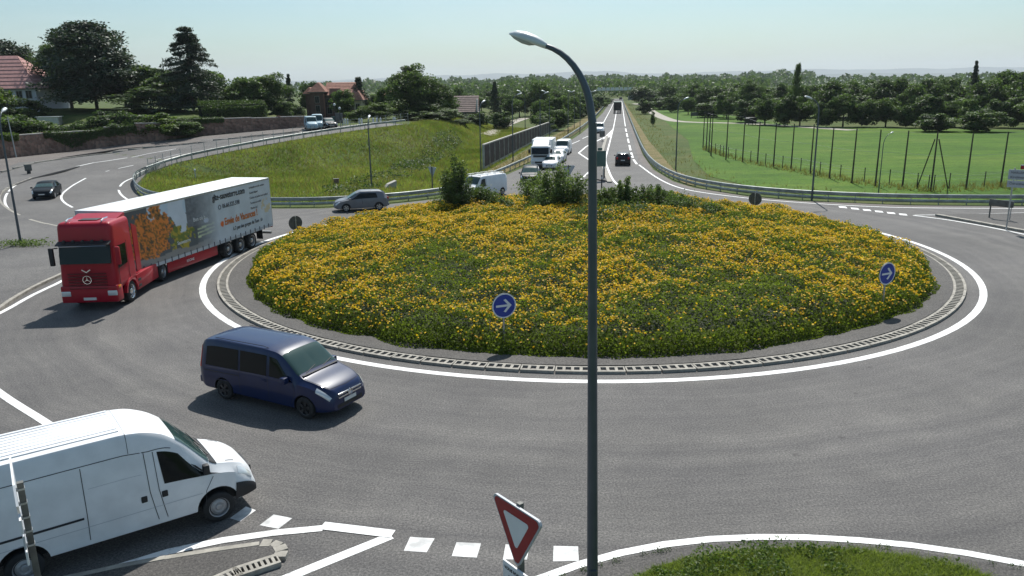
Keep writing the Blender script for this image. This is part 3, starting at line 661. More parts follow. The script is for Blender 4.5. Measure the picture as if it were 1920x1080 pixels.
for k, (x, Y, top) in enumerate([(1018, 175, 184), (1030, 165, 196), (1042, 180, 178), (1050, 168, 200), (1060, 196, 176), (1078, 215, 174), (1094, 235, 176), (1108, 262, 178), (1122, 300, 178), (1134, 345, 179), (1024, 158, 208), (1056, 184, 196), (1072, 205, 192), (1088, 225, 190), (1101, 248, 188), (1116, 280, 186), (1129, 320, 184), (1139, 380, 181)]):
    tree('round' if k < 10 else 'bush', x - 4, Y, top, 5200/Y + 16, ORD[k] + ' bushy tree from the noise wall in the hedge along the trunk road', 'hedge trees along the trunk road', 1)
# right tree line
for (kind, x, Y, top, wd, lab) in [('poplar', 1484, 200, 117, 20, 'slender poplar rising high above the tree line behind the pasture'), ('fir', 1808, 190, 110, 34, 'pointed dark conifer above the right part of the tree line'),
          ('fir', 1908, 175, 100, 50, 'tall dark conifer at the right end of the tree line'), ('wide', 1400, 225, 147, 60, 'dark rounded tree left of the poplar, above the feeding trough')]:
    tree(kind, x, Y, top, wd, lab, big=2)
def treelab(x, i, row): return ORD[i] + ' tree from the trunk road in the ' + row + ' behind the pasture'
x = 1200; k = 0
while x < 1990:
    Y = np.interp(x, [1200, 1300, 1450, 1950], [330, 260, 205, 165]); top = np.interp(x, [1200, 1260, 1400, 1600, 1750, 1850, 1950], [164, 160, 156, 148, 146, 132, 120]) + random.uniform(-6, 7)
    tree(['round', 'tall', 'wide'][k % 3], x, Y*random.uniform(1.0, 1.15), top, random.uniform(55, 85)*(.7 if x < 1300 else 1), treelab(x, k, 'tall back row'), 'tree line behind the pasture', 1); x += random.uniform(25, 33)*(.85 if x < 1400 else 1); k += 1
x = 1215; k2 = 0
while x < 1990:
    Y = np.interp(x, [1200, 1300, 1450, 1950], [300, 225, 168, 146]); top = np.interp(x, [1200, 1400, 1950], [178, 176, 174]) + random.uniform(-10, 12)
    tree(['round', 'bush'][k % 2], x, Y*random.uniform(1.0, 1.04), top, random.uniform(45, 70)*(.6 if x < 1300 else 1), treelab(x, k2, 'low front row'), 'lower trees behind the pasture', 1); x += random.uniform(26, 44); k += 1; k2 += 1
tree('bush', 1744, 146, 203, 80, 'dark round bush standing forward of the tree line behind the braced fence pole', big=1)
tree('bush', 1832, 143, 197, 86, 'large dark bush at the edge of the pasture near the right end', big=1)
tree('bush', 1205, 250, 182, 40, 'dark bushy clump at the left end of the gravel track', big=1)
tree('bush', 1222, 180, 205, 12, 'small dark shrub beside the bend of the gravel track', big=0)
for k, px_ in enumerate(range(1250, 1960, 58)):
    Yv = np.interp(px_, [1200, 1450, 1950], [310, 215, 172]); tree('bush', px_, Yv, random.uniform(166, 180), 84, ORD[k] + ' bush from the trunk road in the dense undergrowth behind the pasture trees', 'undergrowth behind the pasture', 1)
# distant wood bands
def woodband(name, label, xs, Y, tops, hh, n, size):
    xx = rng.uniform(xs[0], xs[1], n); Yv = Y*(1 + rng.random(n)*.25); X = (xx - 960)/FPX*Yv*1.03; tp = np.interp(xx, np.linspace(xs[0], xs[1], len(tops)), tops)
    hm = hh*(.65 + .7*vnoise(np.column_stack([xx*.08, xx*0]), 1, 77, 3)); z = hm*rng.random(n)**.6 + tp
    u = rng.normal(0, 1, (n, 3)); u[:, 2] = np.abs(u[:, 2])
    o = leafcloud(name, np.column_stack([X, Yv, z]), size*rng.uniform(.7, 1.4, n), u, .2 + .5*vnoise(np.column_stack([xx*.2, z*.4]), 1, 3, 2), M['leaf']); setp(o, label, 'wood', None, 'stuff'); return o
woodband('distant_wood', 'far dark wood closing the plain behind the trunk road', (860, 1420), 560, [0, 0], 11, 16000, 2.2)
woodband('distant_wood', 'farthest hazy wood line on the plain just under the horizon', (700, 1500), 1300, [0, 2], 20, 14000, 5)
woodband('distant_wood', 'hazy wood line between the farthest one and the trunk road', (400, 1950), 900, [0, 0], 13, 14000, 3.6)
# hills
for nm, Yh, hts, sd_ in [('hills', 9000, 95, 3), ('hills', 12500, 230, 9)]:
    xs = np.linspace(-.85, .85, 160)*Yh; r = np.random.default_rng(sd_); hz = hts*(.35 + .65*vnoise(np.column_stack([xs/Yh*9, xs*0 + sd_]), 1, sd_, 4))
    v = []; f = []
    for i in range(160): v += [(xs[i], Yh, -10), (xs[i], Yh + 500, hz[i]), (xs[i], Yh + 2500, -10)]
    for i in range(159):
        for k in range(2): f.append((3*i + k, 3*i + 3 + k, 3*i + 4 + k, 3*i + 1 + k))
    o = link(nm, mesh(nm, v, f, mat('hill_woods', (.05, .075, .05), .95, var=.2, vscale=.002), smooth=0)); o['kind'] = 'structure'

# garden hedge, bushes above the wall
def boxcloud(name, x0, y0, x1, y1, wd, z0, h, n, leaf, m, parent, tone0=.2):
    t = rng.random(n); L = math.hypot(x1 - x0, y1 - y0); dx, dy = (x1 - x0)/L, (y1 - y0)/L; face = rng.random(n); s = np.where(face < .45, -wd/2, np.where(face < .9, rng.uniform(-wd/2, wd/2, n), wd/2)); zz = np.where((face >= .45) & (face < .9), h, rng.random(n)*h)
    s = s + rng.normal(0, leaf*.35, n); zz = zz + rng.normal(0, leaf*.3, n)
    nr = np.column_stack([np.where(face < .45, dy, 0), np.where(face < .45, -dx, 0), np.where((face >= .45) & (face < .9), 1., .2)])
    P = np.column_stack([x0 + dx*t*L - dy*s, y0 + dy*t*L + dx*s]); g_ = z0 if z0 is not None else TZ(P)
    return leafcloud(name, np.column_stack([P, g_ + zz]), leaf*rng.uniform(.7, 1.3, n), nr, tone0 + .3*vnoise(P, .6, 9, 3) + .15*rng.random(n), m, parent)
a = GT(378, 236); b = GT(500, 229)
hd = boxcloud('hedge', a[0], a[1], b[0], b[1], 1.6, None, 3.0, 9000, .22, M['leaf'], None, .25); setp(hd, 'long trimmed dark green hedge above the reddish stone wall', 'hedge')
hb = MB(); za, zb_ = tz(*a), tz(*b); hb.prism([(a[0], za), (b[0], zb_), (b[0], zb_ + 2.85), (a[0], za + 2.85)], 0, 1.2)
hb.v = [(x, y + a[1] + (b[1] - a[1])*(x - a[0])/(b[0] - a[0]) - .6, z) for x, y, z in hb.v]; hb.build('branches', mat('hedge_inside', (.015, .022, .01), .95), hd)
WB = [(20, 286, 205, 70, 0), (60, 284, 212, 60, 0), (105, 279, 226, 55, 0), (160, 279, 222, 46, 0), (132, 276, 238, 50, 0), (215, 274, 205, 60, 0), (245, 270, 202, 62, 0), (272, 268, 222, 50, 0), (305, 265, 210, 60, 1), (335, 262, 216, 60, 1), (358, 260, 222, 50, 0), (200, 274, 228, 50, 0), (90, 283, 245, 50, 0), (385, 254, 215, 40, 0), (285, 266, 233, 44, 0)]
WL = ['dark bush at the far left end of the stone wall', 'dark leaning bush above the wall beside the two poles', 'bush spilling over the wall right of the pale roof patch', 'dark rounded bush on the lawn above the wall', 'yellowish creeping shrub hanging over the wall', 'grey green bush under the cedar trunk', 'tall grey green shrub above the middle of the wall', 'silvery leaved shrub hanging over the wall', 'light yellow green shrub above the wall', 'yellow green bush near the trimmed hedge', 'dark creeper tumbling over the wall next to the hedge', 'low dark shrub over the wall below the cedar', 'low yellowish shrub along the wall top near the left poles', 'dark shrub at the left end of the trimmed hedge', 'small dark shrub in the middle of the wall top']
for (px, by, top, wd, li), lab in zip(WB, WL):
    X, Y = GT(px, by); Y += 2.6; o = tree('bush', px, Y, top - 4, wd*1.5, lab, None, 1, bool(li), base=tz(X, Y - 2.2) + .1)
# ------------------------------------------------------------------ stone wall along the garden
def stonewall_mat():
    m = bpy.data.materials.new('red_sandstone'); m.use_nodes = True; t = m.node_tree; b = t.nodes['Principled BSDF']; co = nd(t, 'ShaderNodeTexCoord').outputs['Object']
    v = nd(t, 'ShaderNodeTexVoronoi'); v.inputs['Scale'].default_value = 2.4; t.links.new(co, v.inputs['Vector'])
    c = ramp(t, nd(t, 'ShaderNodeSeparateColor').outputs[0], [(0, (.16, .09, .07)), (1, (.36, .22, .17))]); s = [n_ for n_ in t.nodes if n_.type == 'SEPARATE_COLOR'][0]; t.links.new(v.outputs['Color'], s.inputs[0])
    e = nd(t, 'ShaderNodeTexVoronoi', feature='DISTANCE_TO_EDGE'); e.inputs['Scale'].default_value = 2.4; t.links.new(co, e.inputs['Vector'])
    c = mixc(t, ramp(t, e.outputs['Distance'], [(0, (0, 0, 0)), (.08, (1, 1, 1))]), (.2, .17, .14), c); c = mixc(t, 1, c, ramp(t, noise(t, co, .5, 5, .6), [(.3, (.6, .6, .6)), (.7, (1.2, 1.15, 1.1))]), 'MULTIPLY')
    t.links.new(c, b.inputs['Base Color']); b.inputs['Roughness'].default_value = .9
    bp = nd(t, 'ShaderNodeBump'); bp.inputs['Strength'].default_value = .7; bp.inputs['Distance'].default_value = .05; t.links.new(e.outputs['Distance'], bp.inputs['Height']); t.links.new(bp.outputs[0], b.inputs['Normal']); return m
M['stone'] = stonewall_mat()
gw = thing('garden_wall', 'long reddish stone retaining wall along the curving road below the gardens', 'wall', (0, 0, 0))
pw = smoothline(WALL[:7], 2); q, s = resample(pw, 4.2); pc = MB().box(-2.09, 2.09, -.28, .28, .0, 2.8).me('wall_panel', M['stone']); pcap = MB().box(-2.12, 2.12, -.33, .33, 0, .12).me('coping', M['concrete']); pp = MB().box(-.3, .3, -.36, .36, 0, 2.9).me('pier', M['stone'])
for i in range(len(q) - 1):
    a, b = q[i], q[i + 1]; c = (a + b)/2; hh = np.interp(i/(len(q) - 2), [0, .6, .85, 1], [3.1, 2.8, 2.2, 1.9]) + random.uniform(-.03, .03); rz = math.atan2(b[1] - a[1], b[0] - a[0]); z = tz(*c) - .2
    o = link('wall_panel', pc, gw, (c[0], c[1], z), (0, 0, rz)); o.scale = (1, 1, hh/2.8)
    link('coping', pcap, gw, (c[0], c[1], z + hh + .003), (0, 0, rz))
    if i % 4 == 0: o = link('pier', pp, gw, (a[0], a[1], z), (0, 0, rz)); o.scale = (1, 1, (hh + .18)/2.9)

def hang(name, label, i0, i1, n, m, depth):
    L_ = q[i0:i1]; t_ = rng.random(n)*(len(L_) - 1); i_ = t_.astype(int); f_ = (t_ - i_)[:, None]; P = L_[i_]*(1 - f_) + L_[np.minimum(i_ + 1, len(L_) - 1)]*f_; d_ = L_[-1] - L_[0]; d_ = d_/np.linalg.norm(d_); nn_ = np.array([-d_[1], d_[0]])
    dep = depth*vnoise(np.column_stack([t_*.9, t_*0]), 1.2, i0 + 5, 3)**1.5*1.8; u_ = rng.random(n); hh_ = np.interp((i0 + t_)/(len(q) - 2), [0, .6, .85, 1], [3.1, 2.8, 2.2, 1.9]); z_ = TZ(P) + hh_ + .35*rng.random(n) - u_*dep - .1
    P = P - nn_*(.34 + .22*rng.random(n))[:, None]*np.where(u_ < .12, -1, 1)[:, None]; o = leafcloud(name, np.column_stack([P, z_]), rng.uniform(.12, .26, n), np.tile([nn_[0]*-.6, nn_[1]*-.6, .5], (n, 1)), .15 + .6*vnoise(P, .5, 3, 3), m, None); return setp(o, label, 'creeper')
nq = len(q)
hang('creeper', 'yellowish creeper hanging over the wall behind the far left poles', 0, int(nq*.33), 5000, M['leaf_light'], 1.3)
hang('creeper', 'dark green creeper covering the middle of the stone wall', int(nq*.33), int(nq*.62), 6000, M['leaf'], 2.3)
hang('creeper', 'dark creeper hanging from the wall beside the trimmed hedge', int(nq*.62), int(nq*.8), 3000, M['leaf'], 1.2)
# ------------------------------------------------------------------ guard rails
WPROF = [(0, .44), (.035, .455), (.075, .50), (.075, .535), (.02, .575), (.02, .615), (.075, .655), (.075, .69), (.035, .735), (0, .75)]
def guardrail(label, pts, spacing=2.0, low=False, dzb=0, h=1.0, name='guard_rail', offs=.0, sm=2):
    p = smoothline(pts, sm); p, _ = resample(p, .8); nrm, _ = normals2(p); z = TZ(p[:, :2]) + dzb
    t = thing(name, label, 'guard rail', (0, 0, 0))
    def beam(prof, nm, m):
        v = []; f = []; k = len(prof)
        for i in range(len(p)):
            for (o_, zz) in prof: v.append((p[i, 0] + nrm[i, 0]*o_, p[i, 1] + nrm[i, 1]*o_, z[i] + zz*h))
        for i in range(len(p) - 1):
            for j in range(k - 1): a = i*k + j; f.append((a, a + 1, a + k + 1, a + k))
        me = mesh(nm, v, f, m, smooth=50); me.validate(); return link(nm, me, t)
    sgn = -1 if offs < 0 else 1
    beam([(sgn*o_, zz) for o_, zz in WPROF], 'rail_beam', M['galv_old'])
    beam([(sgn*(o_ - .012), zz) for o_, zz in WPROF[::-1]], 'rail_back', M['galv_old'])
    if low: beam([(sgn*.02, .1), (sgn*.05, .14), (sgn*.05, .3), (sgn*.02, .34), (0, .34), (0, .1)], 'lower_rail', M['galv_old'])
    pm = MB().box(-.03, .03, -.05, .05, -.1, .72).me('post', M['galv']); q, _ = resample(smoothline(pts, sm), spacing)
    for i in range(len(q) - 1):
        a, b = q[i], q[i + 1]; rz = math.atan2(b[1] - a[1], b[0] - a[0]); nx_, ny_ = -math.sin(rz), math.cos(rz)
        o = link('post', pm, t, (a[0] - nx_*.07*sgn, a[1] - ny_*.07*sgn, tz(a[0], a[1]) + dzb), (0, 0, rz)); o.scale = (1, 1, h)
    return t
rl = [(1919 + 300, 380), (1919, 384), (1700, 382), (1600, 378.5), (1500, 373.5), (1400, 364.5), (1340, 356), (1300, 348), (1262, 336), (1228, 316), (1208, 292), (1192, 254), (1180, 222), (1170, 197), (1166, 187)]
guardrail('double guard rail curving from the pasture edge along the right of the trunk road', [G(*p) for p in rl], 2.0, True, offs=1)
rl = [(1141, 190), (1124, 212), (1098, 237), (1080, 250), (1044, 274), (998, 301), (940, 328), (884, 351)]
guardrail('galvanised guard rail along the left verge of the trunk road below the noise wall', [G(*p) for p in rl], 2.5, offs=1)
rl = [(880, 356), (850, 364), (790, 373), (720, 380), (600, 387), (510, 387), (400, 386), (300, 379), (270, 371), (255, 359), (251, 347), (262, 330), (300, 313)]
guardrail('double guard rail bending round the grass bank behind the silver car and the lorry', [G(*p) for p in rl[:-2]] + [GT(*p) for p in rl[-2:]], 2.0, True, offs=1)
E7 = [tuple(p[:2]) for p in E_[5:]]
crest = [(E_[k][0], E_[k][1]) for k in (3, 4, 5, 6, 7, 8, 9)]
guardrail('guard rail on the crest of the embankment along the road to the village', crest, 2.0, offs=-1, sm=2)
# mesh fence with thin stakes on the crest
fc = thing('stake_fence', 'thin wire fence on tall stakes along the crest of the embankment', 'fence', (0, 0, 0))
cl = smoothline([(x + .5, y - .5) for x, y in crest], 2); q, s = resample(cl, 1.55); pm = MB().box(-.025, .025, -.025, .025, 0, 1.9).me('stake', M['galv'])
for a in q: link('stake', pm, fc, (a[0], a[1], tz(*a) - .2))
for hgt in (1.62, 1.2, .8):
    MB().tube([(a[0], a[1], tz(*a) + hgt) for a in q], .012, 4).build('wire', M['galv'], fc)
gm = MB()
for k_ in range(14):
    a = q[0] + (q[1] - q[0])*k_/6.0; gm.box(a[0] - .02, a[0] + .02, a[1] - .02, a[1] + .02, 0, 1.75)
gm.build('end_grille', M['galv'], fc)

# ------------------------------------------------------------------ noise wall
a = np.array(G(907, 319)); b = np.array(G(1044, 243)); L = np.linalg.norm(b - a); u = (b - a)/L; rz = math.atan2(u[1], u[0]); npn = 24; st_ = L/npn
nw = thing('noise_wall', 'dark panelled noise wall with pale cap beam beside the trunk road', 'noise wall', (a[0], a[1], 0), rz)
for k in range(npn):
    h0 = 2.75 - .75*k/npn; h1 = 2.75 - .75*(k + 1)/npn; x0, x1 = k*st_, (k + 1)*st_
    MB().prism([(x0 + .1, .35), (x1 - .1, .35), (x1 - .1, h1), (x0 + .1, h0)], -.06, .06).build('panel', M['noise_panel'], nw)
    MB().prism([(x0 - .095, 0), (x0 + .095, 0), (x0 + .095, h0 + .02), (x0 - .095, h0 + .02)], -.12, .12).build('post', M['galv_old'], nw)
    MB().prism([(x0 + .1, -.1), (x1 - .1, -.1), (x1 - .1, .35), (x0 + .1, .35)], -.09, .09).build('base_slab', M['concrete'], nw)
MB().prism([(-.1, 2.78), (L + .1, 2.03), (L + .1, 2.17), (-.1, 2.92)], -.14, .14).build('cap_beam', M['concrete'], nw)
MB().box(L - .1, L + .12, -.14, .14, 0, 2.02).build('end_post', M['lamp_white'], nw)

# ------------------------------------------------------------------ pasture fences
pf = thing('pole_fence', 'row of tall dark timber poles with wires standing in the pasture edge', 'fence')
pl = [(1318, 277, 210), (1324, 281, 210), (1329, 285, 211), (1333, 292, 213), (1361, 299, 213), (1392, 303, 217), (1420, 306, 228), (1450, 313, 230), (1483, 317, 232), (1519, 325, 233), (1555, 334, 238), (1597, 343, 241), (1641, 348, 243), (1692, 350, 245), (1745, 358, 248), (1811, 355, 250), (1876, 350, 247), (1960, 346, 240), (2050, 345, 238)]
prev = None
for px, py, tp in pl:
    x, y = G(px, py); h = at(px, tp, y)[2]; MB().tube([(x, y, -.2), (x + .03, y, h)], [.085, .055], 7).build('pole', M['wood_post'], pf)
    if prev:
        for hh in (.97, .6, .25): MB().tube([(prev[0], prev[1], prev[2]*hh), (x, y, h*hh)], .009, 4, False).build('wire', M['galv'], pf)
    prev = (x, y, h)
x, y = G(1745, 358)
for dx in (1719, 1777):
    x2, y2 = G(dx, 353); MB().tube([(x2, y2, 0), (x + (x2 - x)*.12, y + (y2 - y)*.12, 4.4)], .05, 6).build('brace', M['wood_post'], pf)
ps = thing('pasture_fence', 'low fence of short stakes and wire around the pasture', 'fence')
st = [(1341, 288), (1350, 291), (1356, 293), (1365, 296), (1379, 300), (1407, 304), (1435, 310), (1467, 315), (1501, 320), (1537, 328), (1575, 335), (1620, 341), (1667, 345), (1719, 353), (1740, 357), (1750, 357), (1779, 353), (1845, 350), (1905, 348)]
prev = None
for px, py in st:
    x, y = G(px, py); MB().tube([(x, y, -.1), (x, y, 1.35)], .045, 6).build('stake', M['wood_post'], ps)
    if prev:
        for hh in (1.25, .8): MB().tube([(prev[0], prev[1], hh), (x, y, hh)], .008, 4, False).build('wire', M['galv'], ps)
    prev = (x, y)
# feeding trough / shelter and far board
x, y, z = at(1407, 238, 178); t = thing('feed_rack', 'small dark hay feeder standing in the pasture before the gravel track', 'hay feeder', (x, y, 0), .3)
MB().prism([(-.9, .35), (.9, .35), (1.1, 1.1), (-1.1, 1.1)], -.7, .7).build('trough', M['wood_post'], t)
MB().prism([(-1.2, 1.35), (1.2, 1.35), (0.9, 1.6), (-.9, 1.6)], -.9, .9).build('roof', M['sign_back'], t)
for sx in (-1, 1):
    for sy in (-.6, .6): MB().box(sx*.9 - .05, sx*.9 + .05, sy - .05, sy + .05, 0, 1.36).build('leg', M['wood_post'], t)
x, y = G(1302, 221); t = thing('notice_board', 'dark board on two legs far behind in the meadow beside the gravel track', 'board', (x, y, 0), .2)
MB().box(-1.1, 1.1, -.04, .04, .5, 1.5).build('panel', M['sign_back'], t)
for sx in (-.9, .9): MB().box(sx - .05, sx + .05, -.05, .05, -.1, .5).build('leg', M['wood_post'], t)
x, y = G(970, 234); t = thing('bench', 'pale park bench beside the gravel track behind the noise wall', 'bench', (x - 4, y - 12, 0), .4)
for zz, yy in ((.45, -.2), (.47, 0), (.45, .2)): MB().box(-1.2, 1.2, yy - .08, yy + .08, zz, zz + .05).build('slat', M['concrete'], t)
for sx in (-.9, .9): MB().box(sx - .05, sx + .05, -.25, .25, 0, .45).build('leg', M['concrete'], t)

# ------------------------------------------------------------------ street lamps
def lamp_head(parent, s=1.0, Mx=None, m=None):
    """cobra head pointing +x from the origin"""
    def loft(nm, prof, mt):
        mb = MB(); n = 16; v = []; f = []
        for (x, wy, zt, zb) in prof:
            for k in range(n):
                a = 2*math.pi*k/n; zz = math.sin(a); v.append(Vector((x*s, math.cos(a)*wy*s, (zt*zz if zz > 0 else zb*zz)*s)))
        for i in range(len(prof) - 1):
            for k in range(n): a, b = i*n + k, i*n + (k + 1) % n; f.append((a, b, b + n, a + n))
        f += [tuple(range(n - 1, -1, -1)), tuple(range((len(prof) - 1)*n, len(prof)*n))]
        if Mx is not None: v = [Mx @ p for p in v]
        return link(nm, mesh(nm, v, f, mt, smooth=60), parent)
    loft('lamp_housing', [(-.02, .05, .05, .05), (.08, .095, .085, .05), (.22, .13, .12, .045), (.42, .15, .13, .03), (.6, .12, .1, .02), (.7, .06, .045, .015), (.73, .02, .012, .01)], m or M['lamp_white'])
    loft('lamp_bowl', [(.2, .1, .0, .05), (.3, .125, .0, .085), (.45, .13, .0, .09), (.6, .1, .0, .06), (.69, .04, .0, .02)], M['lamp_glass'])
def street_lamp(label, x, y, z0, h, dirang, arm=1.0, r0=.09, name='street_lamp', group=None, scale=1.0, lean=(0, 0)):
    t = thing(name, label, 'street lamp', (x, y, z0), 0, group); c, s = math.cos(dirang), math.sin(dirang)
    MB().tube([(0, 0, -.3), (lean[0]*.4, lean[1]*.4, h*.4), (lean[0]*.85, lean[1]*.85, h - arm*1.25)], [r0, r0*.8, r0*.62], 14, False).build('mast', M['mast'], t, smooth=60)
    pts = []
    for k in range(11):
        a = k/10*math.pi/2*.86; pts.append((lean[0] + c*arm*(1 - math.cos(a)), lean[1] + s*arm*(1 - math.cos(a)), h - arm*1.25 + arm*1.25*math.sin(a)))
    pts[0] = (lean[0]*.85, lean[1]*.85, pts[0][2]); MB().tube(pts, [r0*.62 - k*r0*.026 for k in range(11)], 12).build('arm', M['mast'], t, smooth=60)
    e = Vector(pts[-1]); d = (e - Vector(pts[-2])).normalized(); Mx = Matrix.Translation(e) @ Matrix.Rotation(dirang, 4, 'Z') @ Matrix.Rotation(-math.asin(max(-1, min(1, d.z)))*.9, 4, 'Y')
    lamp_head(t, scale, Mx); return t
street_lamp('tall near lamp post crossing the whole picture, with curved arm and pale head', 1.37, 12.3, 0, 10.0, R(158), .95, .105, 'street_lamp', None, .86, (-.11, 0))
tl = bpy.data.objects['street_lamp']; MB().box(-.06, .06, -.125, -.09, .55, 1.05).build('hatch', M['mast'], tl); MB().box(-.25, .25, -.25, .25, -.05, .02).build('base_plate', M['galv'], tl)
LP = [(40, 462, 8.3, 100, 'dark leaning lamp post on the grassy edge left of the red lorry'), (697, 352, 6.6, 90, 'lamp post in front of the grass embankment above the silver car'), (902, 322, 7.6, 60, 'lamp post just left of the noise wall end'), (962, 302, 8.2, 0, 'lamp post in front of the middle of the noise wall'),
      (1013, 287, 8.2, 0, 'lamp post in front of the far half of the noise wall'), (1065, 257, 8.0, 0, 'lamp post on the dry verge beyond the noise wall'), (1267, 318, 7.6, 10, 'lamp post on the right verge near the start of the curved guard rail'), (1522, 375, 8.0, 180, 'lamp post standing at the guard rail in front of the pasture'), (1647, 362, 5.0, 20, 'short slim lamp post behind the guard rail near the braced pole')]
for px, py, h, da, lab in LP:
    x, y = G(px, py) if px > 50 else GT(px, py); street_lamp(lab, x, y, tz(x, y), h, R(da), .8, .085 if h > 6 else .05, group=None, scale=.9 if h > 6 else .5)
x, y = GT(118, 297); t = thing('utility_pole', 'slender pale pole rising in front of the garden wall at the far left', 'pole', (GT(31, 296)[0], GT(31, 296)[1], tz(*GT(31, 296))))
MB().tube([(0, 0, -.2), (-.25, 0, 5.2)], [.09, .06], 8).build('mast', M['galv'], t); MB().tube([(-.7, 0, 4.9), (.2, 0, 4.9)], .03, 6).build('crossbar', M['galv'], t)

# ------------------------------------------------------------------ island shrubs
def shrub(px, Y, base_z, top, wpx, label, n, leaf=.13, seed=1, spiky=False, tone0=.2):
    X = at(px, 380, Y)[0]; zt = at(px, top, Y)[2]; H_ = zt - base_z; wr = wpx/ppm(Y)/2; r = np.random.default_rng(seed)
    t = thing('shrub', label, 'shrub', (X, Y, base_z), 0); C = []; Nn = []; T = []; mb = MB(); ns = 26
    for k in range(ns):
        a = r.random()*6.28; q = r.random()**.6; ex, ey = math.cos(a)*wr*q, math.sin(a)*wr*q*.9; hh = H_*(1 - .55*q**2)*r.uniform(.75, 1.03)
        p = [Vector((ex*.15, ey*.15, 0)), Vector((ex*.6, ey*.6, hh*.5)), Vector((ex, ey, hh*.97))]; mb.tube(p, [.03, .018, .006], 5)
        m = n//ns; s = r.random(m)**.7; base = np.where(s[:, None] < .5, np.array(p[0]) + (np.array(p[1]) - np.array(p[0]))*(s[:, None]*2), np.array(p[1]) + (np.array(p[2]) - np.array(p[1]))*(s[:, None]*2 - 1))
        sp = (.10 if spiky else .22)*(1 - .6*s[:, None])*max(wr, 1)*1.1; C.append(base + r.normal(0, 1, (m, 3))*sp*[1, 1, .8]); Nn.append(np.tile([math.cos(a), math.sin(a), .8], (m, 1))); T.append(r.uniform(.0, .55) + .35*s + r.uniform(-.1, .15, m))
    mb.build('branches', M['bark'], t); C = np.vstack(C); C[:, 2] = np.maximum(C[:, 2], .02); leafcloud('foliage', C, leaf*rng.uniform(.7, 1.4, len(C)), np.vstack(Nn), np.concatenate(T) + tone0 - .2, M['leaf_bush'], t); return t
shrub(857, 53, .9, 284, 66, 'tall upright dark shrub on the left of the island', 9000, seed=2, tone0=.1)
shrub(822, 54, .8, 366, 34, 'small low shrub left of the tall upright shrub', 900, seed=3)
shrub(905, 54, .9, 344, 84, 'low grey green shrub right of the tall upright shrub, in front of the white van', 4500, seed=4, tone0=.15)
shrub(1018, 52, .9, 312, 112, 'broad pale green shrub in the middle of the island', 9000, seed=5, tone0=.28)
shrub(1066, 51.5, .9, 296, 92, 'broad grey green shrub touching the near lamp post', 8000, seed=6, tone0=.22)
shrub(1135, 52, 1.0, 345, 80, 'low dark shrub just right of the near lamp post', 4500, seed=12, spiky=True)
shrub(1165, 51.5, .9, 330, 104, 'spiky dark shrub right of the near lamp post', 8500, seed=7, spiky=True, tone0=.15)
shrub(1226, 51, .9, 338, 112, 'spiky dark shrub with long curved shoots', 8500, seed=8, spiky=True, tone0=.15)
shrub(1276, 50, 1.0, 364, 112, 'low spreading shrub beside the spiky one', 6500, seed=9)
shrub(1330, 48.5, 1.0, 380, 74, 'small dark shrub at the right end of the shrub row', 3500, seed=10)
shrub(1105, 47, 1.1, 390, 150, 'low green shrub in front of the shrub row behind the near lamp post', 5500, seed=11, tone0=.18)
shrub(1200, 47.5, 1.1, 386, 150, 'low dark green shrub in front of the spiky shrubs', 5500, seed=13, tone0=.12)
shrub(1360, 47, 1.1, 412, 50, 'low dark clump of leaves among the yellow flowers right of the shrub row', 900, seed=14)

for (px, Y, zb_, tp, wd_, nn_, sd_, lb) in [(1262, 45, 1.2, 410, 130, 3200, 21, 'low dark green clump among the flowers below the spiky shrubs'), (1180, 42, 1.3, 424, 120, 2600, 22, 'low green clump of leaves right of the near lamp post among the flowers'), (1000, 50, 1.1, 380, 90, 2600, 23, 'low dark growth at the foot of the pale green shrub'), (1520, 41, 1.0, 448, 90, 1800, 24, 'low dark green clump at the upper right of the flower bed'), (940, 53, 1.0, 366, 60, 1800, 25, 'low dark shrub between the tall upright and the broad pale shrub')]:
    shrub(px, Y, zb_ - .3, tp, wd_, lb, nn_, seed=sd_, tone0=.12)
# ------------------------------------------------------------------ grasses
def tufts(name, label, sample, n, h, wd, m, parent=None, dz=-.05, lean=.35):
    P = sample(n); n = len(P); z = TZ(P) + dz; k = 3; B = np.repeat(np.column_stack([P, z]), k, 0) + np.column_stack([rng.normal(0, wd*1.2, (n*k, 2)), np.zeros(n*k)]); hh = h*rng.uniform(.5, 1.3, n*k)*np.repeat(.5 + vnoise(P, .35, 8, 3), k)
    d = rng.random(n*k)*6.28; side = np.column_stack([np.cos(d), np.sin(d), np.zeros(n*k)])*wd*.5; tip = B + np.column_stack([rng.normal(0, lean, (n*k, 2))*hh[:, None], hh])
    V = np.stack([B - side, B + side, tip], 1).reshape(-1, 3); nn = n*k; me = bpy.data.meshes.new(name); me.vertices.add(3*nn); me.vertices.foreach_set('co', V.ravel().astype(np.float32)); me.loops.add(3*nn); me.loops.foreach_set('vertex_index', np.arange(3*nn, dtype=np.int32)); me.polygons.add(nn)
    me.polygons.foreach_set('loop_start', np.arange(0, 3*nn, 3, dtype=np.int32)); me.polygons.foreach_set('loop_total', np.full(nn, 3, np.int32)); me.materials.append(m); me.update(calc_edges=True)
    a = me.attributes.new('tone', 'FLOAT', 'POINT'); a.data.foreach_set('value', np.repeat(np.clip(np.repeat(vnoise(P, .22, 5, 4), k)*1.3 - .25 + rng.random(nn)*.3, 0, 1), 3).astype(np.float32))
    o = link(name, me, parent); setp(o, label, 'grass', None, 'stuff'); return o
def inpoly(g, P):
    ins = np.zeros(len(g), bool); j = len(P) - 1
    for i in range(len(P)):
        a, b = P[i], P[j]; c = ((a[1] > g[:, 1]) != (b[1] > g[:, 1])) & (g[:, 0] < (b[0] - a[0])*(g[:, 1] - a[1])/(b[1] - a[1] + 1e-12) + a[0]); ins ^= c; j = i
    return ins
